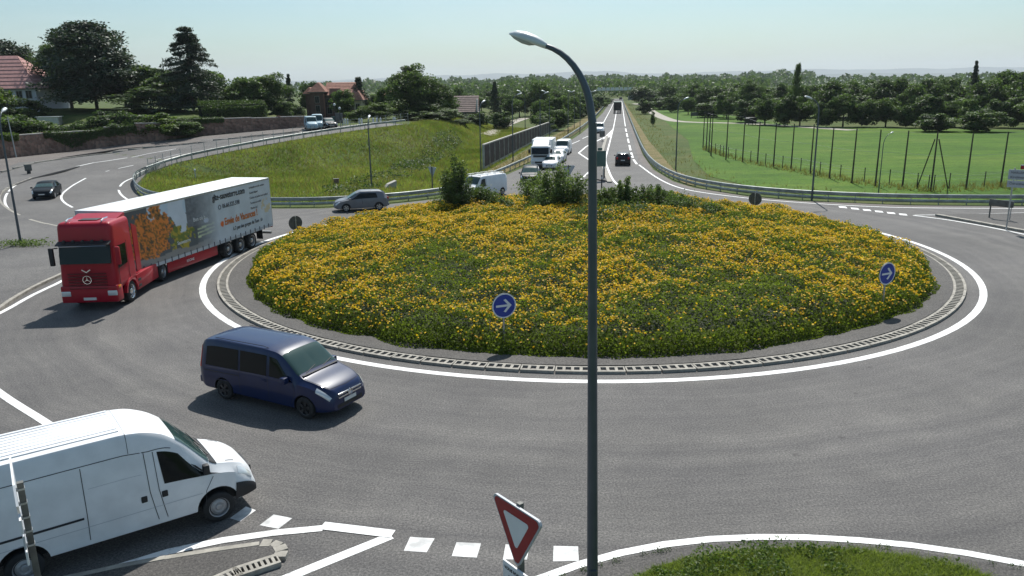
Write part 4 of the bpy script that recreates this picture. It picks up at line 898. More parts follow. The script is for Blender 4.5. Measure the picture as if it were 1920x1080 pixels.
def polysample(poly, bias=None):
    P = np.array([p[:2] for p in poly])
    def f(n):
        lo, hi = P.min(0), P.max(0); g_ = rng.uniform(lo, hi, (n*2, 2)); g_ = g_[inpoly(g_, P)]
        return g_[:n]
    return f
bank = [tuple(E_[k, :2] + np.array([.6, -.9])) for k in (3, 4, 5, 6, 7, 8, 9)] + [(-15, 150), (-15, 200)] + [G(*p) for p in [(935, 238), (1042, 244), (970, 288), (905, 324), (875, 342), (850, 356), (790, 366), (720, 372), (600, 379), (510, 380), (400, 379), (300, 372), (268, 362), (262, 352)]]
tufts('bank_grass', 'rough green and yellowing grass growing on the embankment slope', polysample(bank), 52000, .3, .06, M['grass'])
tufts('bank_weeds', 'dry straw coloured stalks scattered over the embankment and the ditch', polysample(bank), 17000, .42, .07, M['dry'])
wd_ = [G(*p) for p in [(600, 362), (700, 330), (780, 300), (850, 268), (870, 275), (800, 318), (730, 350), (690, 362), (640, 372)]]
n = 9000; Pd = polysample(wd_)(n); o = leafcloud('ditch_weeds', np.column_stack([Pd, TZ(Pd) + rng.random(len(Pd))*1.6*(vnoise(Pd, .3, 3, 3) - .25).clip(0)]), rng.uniform(.12, .3, len(Pd)), np.tile([0, -.3, 1.], (len(Pd), 1)), .1 + .3*rng.random(len(Pd)), M['leaf']); setp(o, 'dark leafy weeds lining the ditch at the foot of the embankment', 'weeds', None, 'stuff')
nv = [G(*p) for p in gp]; P0 = np.array(nv); ins_ = P0*.985 + P0.mean(0)*.015
tufts('near_grass', 'bright green grass at the bottom right beside the kerb line', polysample([tuple(p) for p in ins_]), 30000, .13, .02, M['grass'], dz=.04, lean=.8)
vg = [G(*p) for p in [(1170, 192), (1186, 217), (1215, 264), (1262, 318), (1300, 338), (1400, 358), (1500, 367), (1700, 376), (1919, 378), (2000, 372), (1919, 368), (1700, 364), (1500, 350), (1400, 338), (1330, 315), (1280, 280), (1225, 230), (1180, 195)]]
tufts('verge_weeds', 'dry rough grass between the guard rail and the pasture', polysample(vg), 5000, .35, .05, M['dry'], dz=-.03)
lv = [G(*p) for p in [(885, 348), (1000, 298), (1046, 270), (1090, 241), (1085, 236), (1035, 258), (960, 298), (905, 326), (880, 330)]]
tufts('verge_weeds', 'straw coloured grass between the noise wall and the guard rail', polysample(lv), 5000, .3, .05, M['dry'], dz=-.03)
fl_ = [G(*p) for p in [(1318, 282), (1400, 307), (1520, 330), (1640, 352), (1745, 362), (1900, 356), (2050, 350), (2050, 340), (1900, 342), (1740, 350), (1640, 342), (1520, 320), (1400, 300), (1320, 274)]]
tufts('fence_weeds', 'pale unmown grass under the pasture fences', polysample(fl_), 4500, .45, .05, M['dry'], dz=-.03)
P4 = polysample([tuple(p) for p in ins_])(26000); cl_ = vnoise(P4, 1.6, 91, 3); P4 = P4[cl_ > .4]; cl_ = cl_[cl_ > .4]; n = len(P4); zz = .07 + rng.random(n)*(cl_ - .36)*.75
o = leafcloud('near_weeds', np.column_stack([P4, zz]), rng.uniform(.04, .09, n), np.tile([0, -.3, 1.], (n, 1)), .2 + .6*rng.random(n), M['leaf_light']); setp(o, 'leafy weeds in the grass at the bottom right', 'weeds', None, 'stuff')
el = np.array(W([(1010, 1090), (1100, 1060), (1200, 1034), (1300, 1019), (1400, 1012), (1500, 1012), (1600, 1017), (1700, 1026), (1800, 1041), (1930, 1064)])); el, _ = resample(smoothline(el), .05); k = rng.choice(len(el), 26); P5 = np.repeat(el[k], 26, 0) + rng.normal(0, .05, (26*26, 2)); P5[:, 1] -= .12
o = leafcloud('edge_weeds', np.column_stack([P5, .01 + rng.random(len(P5))*.06]), .035, np.tile([0, -.3, 1.], (len(P5), 1)), .2 + .3*rng.random(len(P5)), M['leaf']); setp(o, 'small weed tufts growing along the white line at the bottom right', 'weeds', None, 'stuff')
x, y = GT(45, 464); n = 900; Pd = np.column_stack([x + rng.normal(0, .9, n), y + rng.normal(0, .35, n)]); o = leafcloud('weed_patch', np.column_stack([Pd, .12 + rng.random(n)*.35]), .12, np.tile([0, -.3, 1.], (n, 1)), .3 + .5*rng.random(n), M['leaf_light']); setp(o, 'weeds around the foot of the dark leaning lamp post', 'weeds', None, 'stuff')

# ------------------------------------------------------------------ vehicles
def pchip(xs, ys, q):
    xs, ys = np.array(xs, float), np.array(ys, float); h = np.diff(xs); d = np.diff(ys)/h; m = np.zeros(len(xs)); m[0], m[-1] = d[0], d[-1]
    for i in range(1, len(xs) - 1): m[i] = 0 if d[i-1]*d[i] <= 0 else 2*d[i-1]*d[i]/(d[i-1] + d[i])
    q = np.clip(q, xs[0], xs[-1]); i = np.clip(np.searchsorted(xs, q) - 1, 0, len(xs) - 2); t = (q - xs[i])/h[i]
    return (2*t**3 - 3*t**2 + 1)*ys[i] + (t**3 - 2*t**2 + t)*h[i]*m[i] + (-2*t**3 + 3*t**2)*ys[i+1] + (t**3 - t**2)*h[i]*m[i+1]
class Loft:
    """car body: half ring of points at each station along x (front is +x)"""
    def __init__(s, keys, rr=.12, crown=.04, zm=.65):
        s.k = keys; s.rr = rr; s.crown = crown; s.zm = zm; s.x0 = keys['zr'][0][0]; s.x1 = keys['zr'][-1][0]
    def g(s, n, x): a = s.k[n]; return float(pchip([p[0] for p in a], [p[1] for p in a], x))
    def ring(s, x):
        zs, zb, zr, ws, wb, wr = (s.g(n, x) for n in ('zs', 'zb', 'zr', 'ws', 'wb', 'wr')); rr = min(s.rr, max(.02, (zr - zb)*.45)); zm = zs + (zb - zs)*.5
        return [(0, zs), (ws - .12, zs), (ws - .02, zs + .06), (ws, zm), (wb, zb), (wr + (wb - wr)*.10, zr - rr), (wr - rr*.32, zr - rr*.34), (wr - rr*1.1, zr - s.crown*.35*(wr > .3)), (wr*.45, zr - s.crown*.07), (0, zr)]
    def S(s, x, v, side=1):
        r = s.ring(x); i = min(int(v), len(r) - 2); t = v - i; y = r[i][0]*(1 - t) + r[i+1][0]*t; z = r[i][1]*(1 - t) + r[i+1][1]*t; return Vector((x, side*y, z))
    def N(s, x, v, side=1):
        e = .01; a = s.S(x + e, v, side) - s.S(x - e, v, side); b = s.S(x, min(v + .05, 8.99), side) - s.S(x, max(v - .05, 0), side); n = a.cross(b)*side; n.normalize(); return -n if n.dot(Vector((0, side*(1 if v < 6 else 0), 0 if v < 3 else .5))) < 0 else n
    def body(s, name, mts, parent, n=64, arches=(), ar=.4, w=1.0):
        xs = np.linspace(s.x0, s.x1, n); v = []; f = []; rg = [s.ring(x) for x in xs]; k = len(rg[0])
        for x, r in zip(xs, rg):
            v += [(x, y, z) for y, z in r] + [(x, -y, z) for y, z in r[-2:0:-1]]
        m = 2*k - 2
        for i in range(n - 1):
            for j in range(m): a, b = i*m + j, i*m + (j + 1) % m; f.append((a, b, b + m, a + m))
        f += [tuple(range(m - 1, -1, -1)), tuple(range((n - 1)*m, n*m))]
        me = mesh(name, v, f, mts); bm = bmesh.new(); bm.from_mesh(me); bmesh.ops.recalc_face_normals(bm, faces=bm.faces); bm.to_mesh(me); bm.free()
        o = link(name, me, parent)
        if arches:
            mb = MB()
            for ax in arches:
                for sd_ in (-1, 1): mb.lathe([(0, sd_*(w - .32)), (ar, sd_*(w - .32)), (ar, sd_*(w + .3)), (0, sd_*(w + .3))][::sd_], 28, Matrix.Translation((ax, 0, ar*.86)))
            cm = mesh('cutter', mb.v, mb.f, mts, [1]*len(mb.f)); bm = bmesh.new(); bm.from_mesh(cm); bmesh.ops.remove_doubles(bm, verts=bm.verts, dist=1e-5); bmesh.ops.recalc_face_normals(bm, faces=bm.faces); bm.to_mesh(cm); bm.free()
            c = link('cutter', cm); md = o.modifiers.new('b', 'BOOLEAN'); md.operation = 'DIFFERENCE'; md.solver = 'EXACT'; md.object = c
            par = o.parent; o.parent = None; dg = bpy.context.evaluated_depsgraph_get(); dg.update(); nm = bpy.data.meshes.new_from_object(o.evaluated_get(dg)); o.modifiers.clear(); o.data = nm; o.parent = par
            bpy.data.objects.remove(c)
        o.data.polygons.foreach_set('use_smooth', [True]*len(o.data.polygons)); o.data.set_sharp_from_angle(angle=R(32)); return o
    def patch(s, name, q, m, parent, side=1, off=.012, nx=8, nv=5, both=False):
        """q: four (x,v) corners: rear-low, front-low, front-high, rear-high"""
        v = []; f = []
        for sd_ in ((1, -1) if both else (side,)):
            k0 = len(v)
            for j in range(nv + 1):
                for i in range(nx + 1):
                    a, b = i/nx, j/nv; x = (q[0][0]*(1 - a) + q[1][0]*a)*(1 - b) + (q[3][0]*(1 - a) + q[2][0]*a)*b; vv = (q[0][1]*(1 - a) + q[1][1]*a)*(1 - b) + (q[3][1]*(1 - a) + q[2][1]*a)*b
                    e = min(i, nx - i, 1)*min(j, nv - j, 1); v.append(s.S(x, vv, sd_) + s.N(x, vv, sd_)*(off if e else off*.55))
            for j in range(nv):
                for i in range(nx): a = k0 + j*(nx + 1) + i; fc_ = (a, a + 1, a + nx + 2, a + nx + 1); f.append(fc_ if sd_ > 0 else fc_[::-1])
        return link(name, mesh(name, v, f, m, smooth=0), parent)
    def line(s, name, pts, parent, wd=.014, m=None, side=1, off=.006):
        P = []
        for (xa, va), (xb, vb) in zip(pts[:-1], pts[1:]):
            for k in range(8): P.append((xa + (xb - xa)*k/8, va + (vb - va)*k/8))
        P.append(pts[-1]); C = [s.S(x, v_, side) + s.N(x, v_, side)*off for x, v_ in P]; Nn = [s.N(x, v_, side) for x, v_ in P]; v = []
        for i in range(len(C)):
            t = C[min(i + 1, len(C) - 1)] - C[max(i - 1, 0)]; b = t.cross(Nn[i]).normalized()*wd/2; v += [C[i] - b, C[i] + b]
        return link(name, mesh(name, v, [(2*i, 2*i + 1, 2*i + 3, 2*i + 2) for i in range(len(C) - 1)], m or M['gap']), parent)
WM = {}
def wheel(parent, x, y, r, wd, style='alloy', rimr=.64):
    key = (round(r, 3), round(wd, 3), style)
    if key not in WM:
        ty = MB().lathe([(r*rimr, -wd/2), (r*.9, -wd/2), (r*.985, -wd*.4), (r, -wd*.25), (r, wd*.25), (r*.985, wd*.4), (r*.9, wd/2), (r*rimr, wd/2)], 28).me('tyre', M['tyre'], smooth=40)
        q = r*rimr; rm = MB()
        rm.lathe([(q, wd*.5), (q*.94, wd*.47), (q*.9, wd*.32), (q*.88, wd*.2), (0, wd*.2)], 28)
        if style in ('alloy', 'dark'):
            for k in range(5):
                a = 2*math.pi*k/5
                for da in (-.16, .16): rm.box(q*.12, q*.93, -.022, .022, 0, .03, Matrix.Rotation(a, 4, 'Y') @ Matrix.Translation((0, wd*.34, 0)) @ Matrix.Rotation(da, 4, 'Y') @ Matrix.Rotation(math.pi/2, 4, 'X').inverted() )
            rm.lathe([(0, wd*.44), (q*.2, wd*.42), (q*.24, wd*.3)], 12)
        elif style == 'steel':
            rm.lathe([(0, wd*.46), (q*.26, wd*.46), (q*.34, wd*.36), (q*.52, wd*.42), (q*.8, wd*.3)], 24)
            for k in range(8): a = 2*math.pi*k/8; rm.lathe([(0, wd*.44), (q*.035, wd*.44), (q*.035, wd*.36)], 6, Matrix.Rotation(a, 4, 'Y') @ Matrix.Translation((q*.42, 0, 0)))
        else:
            rm.lathe([(q*.82, wd*.25), (q*.7, wd*.02), (q*.42, wd*.0), (q*.4, wd*.42), (q*.3, wd*.48), (0, wd*.48)], 24)
            for k in range(10): a = 2*math.pi*k/10; rm.lathe([(0, wd*.1), (q*.05, wd*.1), (q*.05, 0)], 6, Matrix.Rotation(a, 4, 'Y') @ Matrix.Translation((q*.56, 0, 0)))
        rme = rm.me('rim', {'alloy': M['rim'], 'dark': M['rim_dark'], 'steel': M['rim_steel'], 'truck': M['chrome'], 'trailer': M['rim']}[style], smooth=40)
        wb_ = MB().lathe([(0, wd*.05), (q*.87, wd*.05), (q*.87, wd*.21), (0, wd*.21)], 20).me('wheel', M['dark']); WM[key] = (ty, rme, wb_)
    ty, rme, wb_ = WM[key]; rot = (0, random.random(), 0 if y > 0 else math.pi); t = link('wheel', wb_, parent, (x, y, r), (0, 0, rot[2])); link('tyre', ty, t); link('rim', rme, t, None, (0, rot[1], 0)); return t
def pbox(name, parent, x0, x1, y0, y1, z0, z1, m, bev=.0):
    if bev: return bevelbox(name, (x1 - x0, y1 - y0, z1 - z0), ((x0 + x1)/2, (y0 + y1)/2, (z0 + z1)/2), M[m] if isinstance(m, str) else m, parent, bev)
    return MB().box(x0, x1, y0, y1, z0, z1).build(name, M[m] if isinstance(m, str) else m, parent)
def text(parent, s, size, loc, rot, m, name='lettering', align='LEFT', ext=.003, bold=0, shear=0, xs=1):
    c = bpy.data.curves.new(name, 'FONT'); c.body = s; c.size = size; c.extrude = ext; c.align_x = align; c.offset = bold; c.shear = shear; c.materials.append(m); c.resolution_u = 3
    tmp = bpy.data.objects.new('tmp', c); COL.objects.link(tmp); dg = bpy.context.evaluated_depsgraph_get(); me = bpy.data.meshes.new_from_object(tmp.evaluated_get(dg)); me.name = name
    if not me.materials: me.materials.append(m)
    bpy.data.objects.remove(tmp); bpy.data.curves.remove(c); o = link(name, me, parent, loc, rot); o.scale = (xs, 1, 1); return o
def place(t, front, rear, side, track):
    """front/rear wheel contact points on the ground, side=+1 when they are the left wheels"""
    f, r = np.array(front), np.array(rear); u = (f - r)/np.linalg.norm(f - r); n = np.array([-u[1], u[0]]); c = (f + r)/2 - side*n*track/2; t.location = (c[0], c[1], tz(*c)); t.rotation_euler = (0, 0, math.atan2(u[1], u[0])); return np.linalg.norm(f - r)
PLT = 'number_plate'
# --- generic hatchback / estate
def hatch(label, paintm, loc, rz, L=4.2, Wd=1.78, H=1.5, name='parked_car', roof=None, cat='car', group=None, bars=False, lights=True, van=False):
    t = thing(name, label, cat, (*loc, tz(*loc)), rz, group); h = L/2; w = Wd/2
    if van: zr = [(-h, 1.55*H/1.85), (-h + .12, H - .05), (-h + .5, H), (h - 1.75, H), (h - 1.5, H - .07), (h - .95, 1.22), (h - .8, 1.12), (h - .3, 1.0), (h - .05, .8), (h, .62)]
    else: zr = [(-h, .95), (-h + .12, 1.12), (-h + .35, H - .14), (-h + .75, H - .03), (0, H), (h - 1.95, H - .05), (h - 1.75, H - .13), (h - 1.0, 1.02), (h - .85, .96), (h - .4, .88), (h - .08, .74), (h, .55)]
    K = {'zr': zr, 'zs': [(-h, .38), (-h + .2, .24), (h - .3, .22), (h, .32)], 'zb': [(-h, .82), (-h + .3, .95), (h - 1.1, .9), (h - .4, .76), (h, .46)],
         'ws': [(-h, w*.86), (-h + .25, w*.98), (h - .7, w*.98), (h - .2, w*.86), (h, w*.68)], 'wb': [(-h, w*.84), (-h + .25, w), (h - .9, w), (h - .2, w*.86), (h, w*.66)],
         'wr': [(-h, w*.7), (-h + .4, w*.74), (0, w*.77), (h - 1.8, w*.76), (h - .9, w*.84), (h - .2, w*.7), (h, w*.5)] if not van else [(-h, w*.86), (0, w*.88), (h - 1.6, w*.85), (h - .9, w*.84), (h - .2, w*.7), (h, w*.5)]}
    lf = Loft(K, .13, .05); ax = (-h + .78, h - .88); r = .315
    lf.body('body', [paintm, M['dark']], t, 48, ax, r + .05, w)
    zc = .28
    if not van:
        lf.patch('side_window', [(-h + .85, 4.12), (h - 2.0 + .9, 4.12), (h - 1.92, 4.92), (-h + .95, 4.9)], M['glass'], t, both=True); lf.patch('windscreen', [(h - 1.72, 5.9), (h - 1.06, 5.6), (h - 1.06, 9), (h - 1.72, 9)], M['screen'], t, both=True, nx=6, nv=6); lf.patch('rear_window', [(-h + .16, 6.2), (-h + .5, 6.4), (-h + .5, 9), (-h + .16, 9)], M['glass'], t, both=True, nx=5, nv=6)
        lf.line('door_gap', [(-.05, 3), (-.02, 4.1), (-.04, 4.95)], t, .02, side=1); lf.line('door_gap', [(-.05, 3), (-.02, 4.1), (-.04, 4.95)], t, .02, side=-1)
    else:
        lf.patch('side_window', [(h - 1.95, 4.1), (h - 1.1, 4.1), (h - 1.5, 4.85), (h - 1.95, 4.85)], M['glass'], t, both=True); lf.patch('windscreen', [(h - 1.46, 5.9), (h - .98, 5.6), (h - .98, 9), (h - 1.46, 9)], M['screen'], t, both=True, nx=6, nv=6)
        for sd_ in (1, -1): lf.line('door_gap', [(h - 2.05, 2.3), (h - 2.05, 5.2)], t, .02, side=sd_)
    for sd_ in (1, -1):
        for x in ax: wheel(t, x, sd_*(w - .11), r, .2, 'alloy')
        if lights: lf.patch('headlight', [(h - .42, 3.9), (h - .1, 3.75), (h - .1, 4.6), (h - .45, 4.75)], M['headlight'], t, side=sd_, off=.02, nx=4, nv=3); pbox('rear_light', t, -h - .015, -h + .12, min(sd_*w*.62, sd_*w*.84), max(sd_*w*.62, sd_*w*.84), .78, 1.02, 'redlens', .02)
        pbox('mirror', t, h - 1.28, h - 1.12, min(sd_*w, sd_*(w + .17)), max(sd_*w, sd_*(w + .17)), .93, 1.06, paintm, .03)
    pbox('grille', t, h - .04, h + .012, -w*.4, w*.4, .42, .56, 'dark', .01); pbox(PLT, t, h + .012, h + .024, -.24, .24, .44, .53, 'plate'); pbox(PLT, t, -h - .02, -h, -.24, .24, .62, .72, 'plate'); pbox('bumper', t, -h - .05, -h + .1, -w*.84, w*.84, .34, .55, paintm, .04)
    if bars:
        for sd_ in (1, -1): MB().tube([(-h + .8, sd_*w*.66, H - .02), (-h + 1.0, sd_*w*.68, H + .05), (h - 2.2, sd_*w*.68, H + .05), (h - 2.0, sd_*w*.66, H - .03)], .016, 6).build('roof_bar', M['galv'], t)
    return t
# --- silver people carrier behind the island
f, r_ = G(651, 397.5), G(712, 394); t = hatch('silver grey hatchback driving behind the island in front of the double guard rail', M['silver'], (0, 0), 0, 4.2, 1.74, 1.56, 'silver_car'); place(t, f, r_, 1, 1.5); t.location.x -= .1
o = Loft({'zr': [(0, 0), (1, 1)], 'zs': [(0, 0), (1, 1)], 'zb': [(0, 0), (1, 1)], 'ws': [(0, 0), (1, 1)], 'wb': [(0, 0), (1, 1)], 'wr': [(0, 0), (1, 1)]})
def facing(px, py, back=False):
    """heading along the trunk road"""
    return None
# dark cabrio-like car coming round the bend at the left
x, y = GT(80, 372); t = hatch('dark blue car with headlights coming round the bend at the left', M['navy'], (x, y + .8), R(-72), 4.1, 1.78, 1.42, 'dark_car')
hwy = lambda px, py: G(px, py)
def road_dir(a, b): p, q = G(*a), G(*b); return math.atan2(q[1] - p[1], q[0] - p[0])
up = road_dir((1160, 330), (1165, 250)); up2 = road_dir((1156, 240), (1161, 205))
x, y = hwy(1172, 311); hatch('black hatchback driving away on the right lane of the trunk road', M['black_car'], (x, y + 1.9), up, 4.3, 1.82, 1.5, 'black_car')
dn = road_dir((1100, 262), (1000, 330))
x, y = hwy(984, 345); hatch('dark grey car with bright headlights at the head of the queue towards the island', M['navy'], (x + .6, y + 1.8), dn + .12, 4.4, 1.85, 1.6, 'queueing_car')
x, y = hwy(1048, 306); hatch('white car half hidden behind the white box lorry in the queue', M['white_car'], (x, y + 2), dn, 4.2, 1.8, 1.5, 'white_car')
x, y = hwy(1039, 318); hatch('small white car directly beside the white box lorry', M['white_car'], (x - .2, y + 1.4), dn, 4.0, 1.8, 1.5, 'white_car')
x, y = hwy(1058, 291); hatch('white van last in the queue behind the white cars', M['white_car'], (x, y + 2.2), dn, 4.9, 1.95, 1.95, 'white_van', van=True, cat='van')
x, y = hwy(1126, 250); hatch('white van driving towards the island on the trunk road before the queue', M['white_car'], (x, y + 2.2), road_dir((1140, 215), (1120, 252)), 4.9, 1.95, 1.95, 'white_van', van=True, cat='van')
x, y = hwy(904, 368); t = hatch('white panel van with roof rack partly hidden behind the island shrubs', M['white_van'], (x, y), dn - .5, 4.9, 1.9, 1.9, 'white_van', van=True, cat='van')
for yy in (-.6, .6): MB().tube([(-2.2, yy, 2.0), (1.1, yy, 2.0)], .025, 6).build('roof_rack', M['galv'], t)
for xx in (-2, -1, 0, 1): MB().tube([(xx, -.8, 1.96), (xx, .8, 1.96)], .025, 6).build('rack_bar', M['galv'], t)
x, y = hwy(1164, 187); hatch('tiny dark car far away near the bridge on the trunk road', M['black_car'], (x, y), up2, 4.3, 1.82, 1.5, 'dark_car', lights=False)
# far dark lorry seen from behind
x, y = hwy(1160, 212.5); t = thing('dark_lorry', 'dark box lorry driving away far down the trunk road', 'lorry', (x, y + 3, 0), up2)
pbox('box_body', t, -4, 3, -1.25, 1.25, 1.05, 3.6, 'sign_green', .05); pbox('cab', t, 3.1, 5, -1.2, 1.2, .6, 3.0, 'black_car', .1); pbox('rear_door', t, -4.04, -4.0, -1.1, 1.1, 1.2, 3.45, 'black_car'); pbox('under_bar', t, -3.95, -3.8, -1.15, 1.15, .45, .65, 'dark')
for sx in (-2.6, 3.8):
    for sd_ in (1, -1): wheel(t, sx, sd_*1.08, .48, .28, 'trailer')
# white box lorry in the queue
x, y = hwy(1014, 316); t = thing('white_lorry', 'white cab over box lorry waiting in the queue towards the island', 'lorry', (x + .4, y + 3.2, 0), dn + .05)
bevelbox('cab', (1.9, 2.2, 1.9), (2.2, 0, 1.55), M['white_car'], t, .12, 3, lambda v: setattr(v.co, 'x', v.co.x - (.22 if v.co.z > 2 and v.co.x > 2 else 0)))
MB().prism([(3.165, 1.62), (3.03, 2.32), (3.05, 2.34), (3.19, 1.62)], -.98, .98).build('windscreen', M['glass'], t); MB().prism([(3.12, 1.3), (3.2, 1.3), (3.2, 1.5), (3.12, 1.5)], -.8, .8).build('grille', M['dark'], t); pbox('bumper', t, 3.02, 3.24, -1.1, 1.1, .5, .95, 'white_car', .05); pbox('lower_grille', t, 3.2, 3.26, -.6, .6, .6, .8, 'dark')
pbox('box_body', t, -3.6, 1.05, -1.2, 1.2, 1.0, 3.15, 'white_car', .04); pbox('chassis', t, -3.5, 2.9, -.5, .5, .6, .98, 'dark'); MB().prism([(1.4, 2.52), (2.9, 2.52), (1.5, 3.1), (1.4, 3.1)], -.9, .9).build('wind_deflector', M['white_car'], t)
for sd_ in (1, -1):
    MB().box(2.3, 2.95, sd_*1.102 - .006, sd_*1.102 + .006, 1.65, 2.3).build('side_window', M['glass'], t); pbox('mirror', t, 3.0, 3.1, min(sd_*1.15, sd_*1.38), max(sd_*1.15, sd_*1.38), 1.75, 2.2, 'dark', .02); pbox('headlight', t, 3.22, 3.27, min(sd_*.7, sd_*1.02), max(sd_*.7, sd_*1.02), .68, .86, 'headlight')
    for sx in (-2.3, 2.1): wheel(t, sx, sd_*.98, .42, .25, 'steel')

# --- dark blue people carrier van in front
fl, rl_ = G(578, 783), G(428, 747)
t = thing('blue_van', 'dark blue passenger van with tinted windows driving round the island', 'van'); wbv = place(t, fl, rl_, -1, 1.66)
Lr, Lf = -wbv/2 - 1.02, wbv/2 + .92; w = .96
K = {'zr': [(Lr, 1.62), (Lr + .06, 1.76), (Lr + .25, 1.87), (Lr + .8, 1.93), (0, 1.93), (Lf - 2.1, 1.89), (Lf - 1.85, 1.82), (Lf - 1.15, 1.3), (Lf - 1.0, 1.21), (Lf - .5, 1.09), (Lf - .15, .95), (Lf - .03, .82), (Lf, .7)],
     'zs': [(Lr, .38), (Lr + .3, .26), (Lf - .4, .22), (Lf, .3)], 'zb': [(Lr, .98), (Lf - 1.4, 1.04), (Lf - .9, 1.02), (Lf - .3, .84), (Lf, .6)],
     'ws': [(Lr, .9), (Lr + .2, .96), (Lf - .9, .965), (Lf - .35, .89), (Lf - .08, .78), (Lf, .7)], 'wb': [(Lr, .9), (Lr + .2, .955), (Lf - 1, .955), (Lf - .35, .86), (Lf - .08, .74), (Lf, .66)],
     'wr': [(Lr, .74), (Lr + .3, .8), (0, .82), (Lf - 2, .8), (Lf - 1.1, .84), (Lf - .5, .78), (Lf - .1, .64), (Lf, .55)]}
lf = Loft(K, .15, .06); lf.body('body', [M['blue_van'], M['dark']], t, 90, (-wbv/2, wbv/2), .40, w)
G_ = M['glass']
for sd_ in (-1, 1):
    lf.patch('side_window', [(Lf - 2.25, 4.1), (Lf - 1.3, 4.1), (Lf - 1.95, 4.9), (Lf - 2.25, 4.92)], G_, t, side=sd_); lf.patch('side_window', [(Lf - 3.45, 4.1), (Lf - 2.35, 4.1), (Lf - 2.35, 4.92), (Lf - 3.45, 4.92)], G_, t, side=sd_); lf.patch('side_window', [(Lr + .3, 4.1), (Lf - 3.53, 4.1), (Lf - 3.53, 4.92), (Lr + .34, 4.88)], G_, t, side=sd_)
    lf.line('door_gap', [(Lf - 2.3, 2.2), (Lf - 2.3, 5.1)], t, side=sd_); lf.line('door_gap', [(Lf - 3.5, 2.2), (Lf - 3.5, 5.1)], t, side=sd_); lf.line('door_gap', [(Lf - 1.42, 2.3), (Lf - 1.25, 3.3), (Lf - 1.3, 4.0)], t, side=sd_); lf.line('slide_rail', [(Lr + .25, 3.75), (Lf - 3.5, 3.75)], t, .03, side=sd_); lf.line('body_crease', [(Lr + .2, 3.1), (Lf - 1.3, 3.15)], t, .02, M['blue_van'], side=sd_)
    pbox('door_handle', t, Lf - 2.55, Lf - 2.36, min(sd_*.955, sd_*.99), max(sd_*.955, sd_*.99), .93, .97, 'blue_van', .01); pbox('mirror', t, Lf - 1.62, Lf - 1.42, min(sd_*.96, sd_*1.17), max(sd_*.96, sd_*1.17), 1.04, 1.24, 'blue_van', .05)
    lf.patch('headlight', [(Lf - .5, 3.85), (Lf - .1, 3.7), (Lf - .07, 4.4), (Lf - .5, 4.75)], M['headlight'], t, side=sd_, off=.015, nx=5, nv=4); lf.patch('rear_light', [(Lr + .01, 3.9), (Lr + .1, 3.9), (Lr + .1, 5.2), (Lr + .01, 5.2)], M['redlens'], t, side=sd_, off=.012, nx=2, nv=6)
    for x in (-wbv/2, wbv/2): wheel(t, x, sd_*(w - .12), .34, .23, 'dark')
lf.patch('windscreen', [(Lf - 1.82, 5.95), (Lf - 1.16, 5.6), (Lf - 1.16, 9), (Lf - 1.82, 9)], M['screen'], t, both=True, nx=8, nv=8)
lf.line('bonnet_gap', [(Lf - 1.05, 6.6), (Lf - .2, 6.4), (Lf - .12, 9)], t, .012, side=1); lf.line('bonnet_gap', [(Lf - 1.05, 6.6), (Lf - .2, 6.4), (Lf - .12, 9)], t, .012, side=-1)
MB().box(Lf - 1.24, Lf - 1.02, -.75, .75, 1.235, 1.25).build('wiper_cowl', M['dark'], t)
for yy in (-.55, .15): MB().tube([(Lf - 1.12, yy, 1.27), (Lf - 1.22, yy + .5, 1.36)], .012, 5).build('wiper', M['dark'], t)
for zz in (.66, .76): pbox('grille_bar', t, Lf - .03, Lf + .03, -.5, .5, zz - .022, zz + .022, 'chrome', .01)
MB().lathe([(0, -.01), (.1, -.01), (.1, .015), (.088, .015), (.088, 0)], 24, Matrix.Translation((Lf + .03, 0, .71)) @ Matrix.Rotation(math.pi/2, 4, 'Z').inverted()).build('emblem', M['chrome'], t)
pbox('lower_grille', t, Lf - .06, Lf + .01, -.55, .55, .34, .46, 'dark', .01); pbox(PLT, t, Lf + .012, Lf + .024, -.26, .26, .47, .58, 'plate'); pbox('rear_window', t, Lr - .012, Lr + .02, -.66, .66, 1.1, 1.56, 'glass', .01); pbox('bumper', t, Lr - .1, Lr + .1, -.88, .88, .4, .62, 'blue_van', .04)
for sd_ in (-1, 1): MB().tube([(Lr + .6, sd_*.7, 1.925), (0, sd_*.72, 1.945), (Lf - 2.4, sd_*.7, 1.905)], .01, 5).build('roof_channel', M['gap'], t)
MB().box(Lf - 1.66, Lf - 1.44, -.15, .45, 1.655, 1.67, Matrix.Identity(4)).build('sticker', M['sign_grey'], t) if False else None

